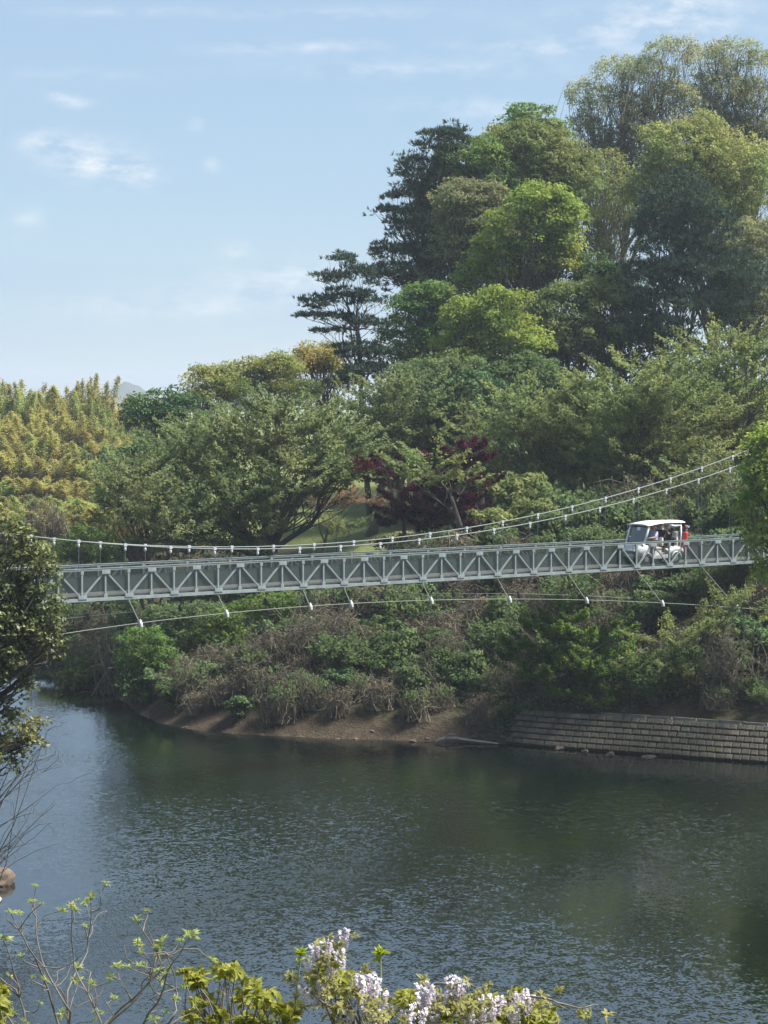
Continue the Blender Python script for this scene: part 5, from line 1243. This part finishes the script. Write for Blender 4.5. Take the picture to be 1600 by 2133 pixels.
# budding shrub with thin branches
bs = plant('budding_shrub', 'thin-branched shrub with pale green leaf buds beside the gold-leaved bush', 12.4, 160)
org = np.array(bs.location); tb = MB()
stems = [[(120, 2330), (140, 2200), (100, 2060), (60, 1970), (20, 1905)], [(140, 2330), (150, 2180), (135, 2060), (185, 1985), (190, 1868)], [(150, 2330), (200, 2160), (285, 2075), (345, 2010), (285, 1915)],
         [(170, 2330), (260, 2180), (330, 2090), (350, 2020), (398, 1948)], [(100, 2330), (60, 2190), (0, 2090), (-40, 2040)], [(110, 2330), (130, 2180), (150, 2110), (80, 2000), (72, 1880)],
         [(150, 2330), (160, 2200), (240, 2110), (310, 2050), (330, 1975)], [(160, 2330), (190, 2200), (215, 2130), (150, 2010), (150, 1895)], [(180, 2330), (300, 2200), (360, 2120), (372, 2060), (340, 1965)],
         [(90, 2330), (60, 2160), (40, 2050), (10, 1960)]]
for st in stems:
    Q = pathpts(st, 12.4, .12); tb.tube(np.vstack([[Q[0][0] * .5 + org[0] * .5, Q[0][1], org[2]], Q]), np.linspace(.009, .0022, len(Q) + 1), 6, cap=False)
    puts('leaf_cluster', bud, bs, Q[-1], rngf.uniform(.6, .9), .35)
    for j in range(7):
        k = rngf.integers(len(Q) // 3, len(Q) - 1); e = Q[k] + np.array([rngf.normal(0, .11), rngf.normal(0, .08), rngf.uniform(.03, .16)])
        tb.tube(curve_pts(rngf, Q[k], e, 5, .12), np.linspace(.004, .0018, 5), 4, cap=False)
        if rngf.random() < .78: puts('leaf_cluster', bud, bs, e, rngf.uniform(.3, .7), .45)
tb.build('branches', MAT['twig_near'], bs, org, smooth=True)
# olive-gold leafed bushes
def gold_bush(label, Y, spots, base_px, n, sc=1.0):
    o = plant('leafy_bush', label, Y, base_px); org = np.array(o.location); tb = MB()
    for (px, py, rx, ry, m) in spots:
        for i in range(m):
            a = rngf.uniform(0, 6.28); r = math.sqrt(rngf.random()); p = at(px + rx * r * math.cos(a), py + ry * r * math.sin(a), Y + rngf.normal(0, .12))
            puts('leaf_cluster', oli, o, p, sc * rngf.uniform(.7, 1.2), .5)
            b = at(px * .7 + base_px * .3, 2210, Y); b = b + rngf.normal(0, .04, 3)
            tb.tube(np.vstack([[org[0], Y, org[2]], curve_pts(rngf, b, p, 5, .06)]), np.linspace(.009, .002, 6), 4, cap=False)
    tb.build('branches', MAT['twig_near'], o, org, smooth=True); return o
gold_bush('olive-gold leafy bush between the budding shrub and the wisteria', 12.7, [(430, 2035, 50, 22, 11), (480, 2020, 24, 14, 5), (530, 2080, 50, 26, 12), (430, 2110, 50, 30, 10), (560, 2115, 60, 26, 13), (600, 2100, 30, 20, 5), (470, 2140, 90, 30, 14)], 490, 80)
gold_bush('olive leafy bush growing up through the wisteria blossoms', 12.9, [(690, 2030, 50, 40, 9), (730, 2080, 60, 40, 10), (850, 2080, 34, 20, 7), (1000, 2110, 80, 30, 11), (1120, 2120, 50, 24, 12), (1080, 2090, 40, 20, 6), (900, 2120, 60, 20, 6)], 880, 80)
gold_bush('yellow-green leafy bush tip at the lower edge beside the budding shrub', 12.0, [(-5, 2085, 14, 34, 8), (0, 2125, 18, 20, 5)], -10, 12)
# fresh shoots
for lb, px, py, Y in (('upright bright green shoot standing above the wisteria', 793, 1985, 12.8), ('bright green shoot beside the topmost wisteria blossoms', 626, 1985, 12.8)):
    o = plant('leafy_shoot', lb, Y, px, 'plant'); org = np.array(o.location); p = at(px, py + 8, Y)
    m = MB(); m.tube(np.vstack([org, curve_pts(rngf, at(px - 10, 2200, Y), p, 6, .02)]), np.linspace(.008, .004, 7), 6, cap=False); m.build('stem', MAT['shoot'], o, org)
    puts('leaf_cluster', fre, o, p, 1.0 if px > 700 else .8, .1); puts('leaf_cluster', fre, o, p + [0, 0, .015], .7, .1)
# wisteria
ws = plant('wisteria', 'flowering wisteria vine with pale lilac hanging blossoms', 12.6, 860, 'wisteria'); org = np.array(ws.location); tb = MB()
vines = [[(760, 2300), (700, 2150), (660, 2030), (680, 1970), (716, 1945)], [(860, 2300), (800, 2140), (770, 2060), (765, 2030)], [(900, 2300), (900, 2150), (880, 2080), (890, 2055), (960, 2040), (1010, 2070)],
         [(960, 2300), (1000, 2150), (1040, 2090), (1090, 2070), (1150, 2085), (1200, 2100), (1250, 2092)], [(820, 2300), (740, 2150), (690, 2100), (620, 2050), (600, 2060)], [(980, 2300), (960, 2140), (930, 2060), (960, 2045)]]
for st in vines:
    Q = pathpts(st, 12.6, .05); tb.tube(np.vstack([[Q[0][0] * .4 + org[0] * .6, 12.6, org[2]], Q]), np.linspace(.012, .0025, len(Q) + 1), 6, cap=False)
    for k in range(3, len(Q)):
        if rngf.random() < .75: puts('leaf_cluster', wle, ws, Q[k] + rngf.normal(0, .03, 3), rngf.uniform(.5, 1.0), .6)
for (px, py, s) in [(715, 1945, .62), (680, 1968, .6), (655, 1975, .55), (705, 1985, .6), (640, 2000, .45), (690, 2020, .5), (650, 2055, .75), (670, 2062, .7), (635, 2062, .6), (760, 2036, 1.0), (775, 2048, 1.05), (790, 2070, .9), (750, 2060, .8),
                    (885, 2058, 1.0), (893, 2080, 1.1), (875, 2105, .9), (945, 2045, .8), (958, 2050, .75), (940, 2075, .6), (1010, 2080, .7), (1035, 2085, .7), (1060, 2090, .75), (1085, 2072, .7), (1100, 2080, .7), (1020, 2105, .7),
                    (725, 2105, .8), (780, 2115, .8), (970, 2110, .7), (850, 2115, .7), (1070, 2110, .6), (905, 2110, .7), (1000, 2125, .8)]:
    puts('flower_cluster', rac, ws, at(px, py - 8, 12.6 + rngf.normal(0, .06)), s, .18)
for i in range(150):
    c = [(680, 2010, 45, 60), (720, 2080, 90, 40), (830, 2110, 120, 26), (1030, 2100, 110, 26), (930, 2100, 60, 26)][rngf.integers(0, 5)]
    puts('leaf_cluster', wle, ws, at(c[0] + rngf.normal(0, .5) * c[2], c[1] + rngf.normal(0, .5) * c[3], 12.6 + rngf.normal(0, .1)), rngf.uniform(.5, 1.0), .7)
tb.build('vine_stems', MAT['twig_near'], ws, org, smooth=True)
# bare twigs over the water below the glossy evergreen
o = thing('bare_shrub', 'bare thin-twigged shrub reaching over the water below the glossy evergreen', 'shrub', (-12.2, 65.0, gz(-12.2, 65.0) - .1)); org = np.array(o.location); tb = MB()
for i in range(34):
    e = at(rngf.uniform(-20, 125), rngf.uniform(1490, 1760), 64 + rngf.normal(0, .5)); Q = curve_pts(rngf, org + rngf.normal(0, .12, 3) * [1, 1, 0], e, 8, .07, sag=.1); tb.tube(Q, np.linspace(.022, .004, 8), 4, cap=False)
    for j in range(5):
        k = rngf.integers(4, 8); tb.tube(curve_pts(rngf, Q[k], Q[k] + rngf.normal(0, .35, 3) + [.15, 0, .05], 4, .1), [.007, .006, .005, .003], 3, cap=False)
tb.build('stems', MAT['twig_dark'], o, org)

# ------------------------------------------------------------------ air
m = MB(); m.box((0, 1400, 24.5), (5900, 3100, 57)); hz_m, hz_t, hz_o = newmat('haze')
pv = N(hz_t, 'ShaderNodeVolumePrincipled'); pv.inputs['Color'].default_value = (.80, .88, 1.0, 1); pv.inputs['Density'].default_value = .00025; pv.inputs['Anisotropy'].default_value = .2
hz_t.links.new(pv.outputs[0], hz_o.inputs['Volume'])
tag(m.build('haze', hz_m), 'thin pale blue haze hanging in the air', 'haze', kind='stuff')
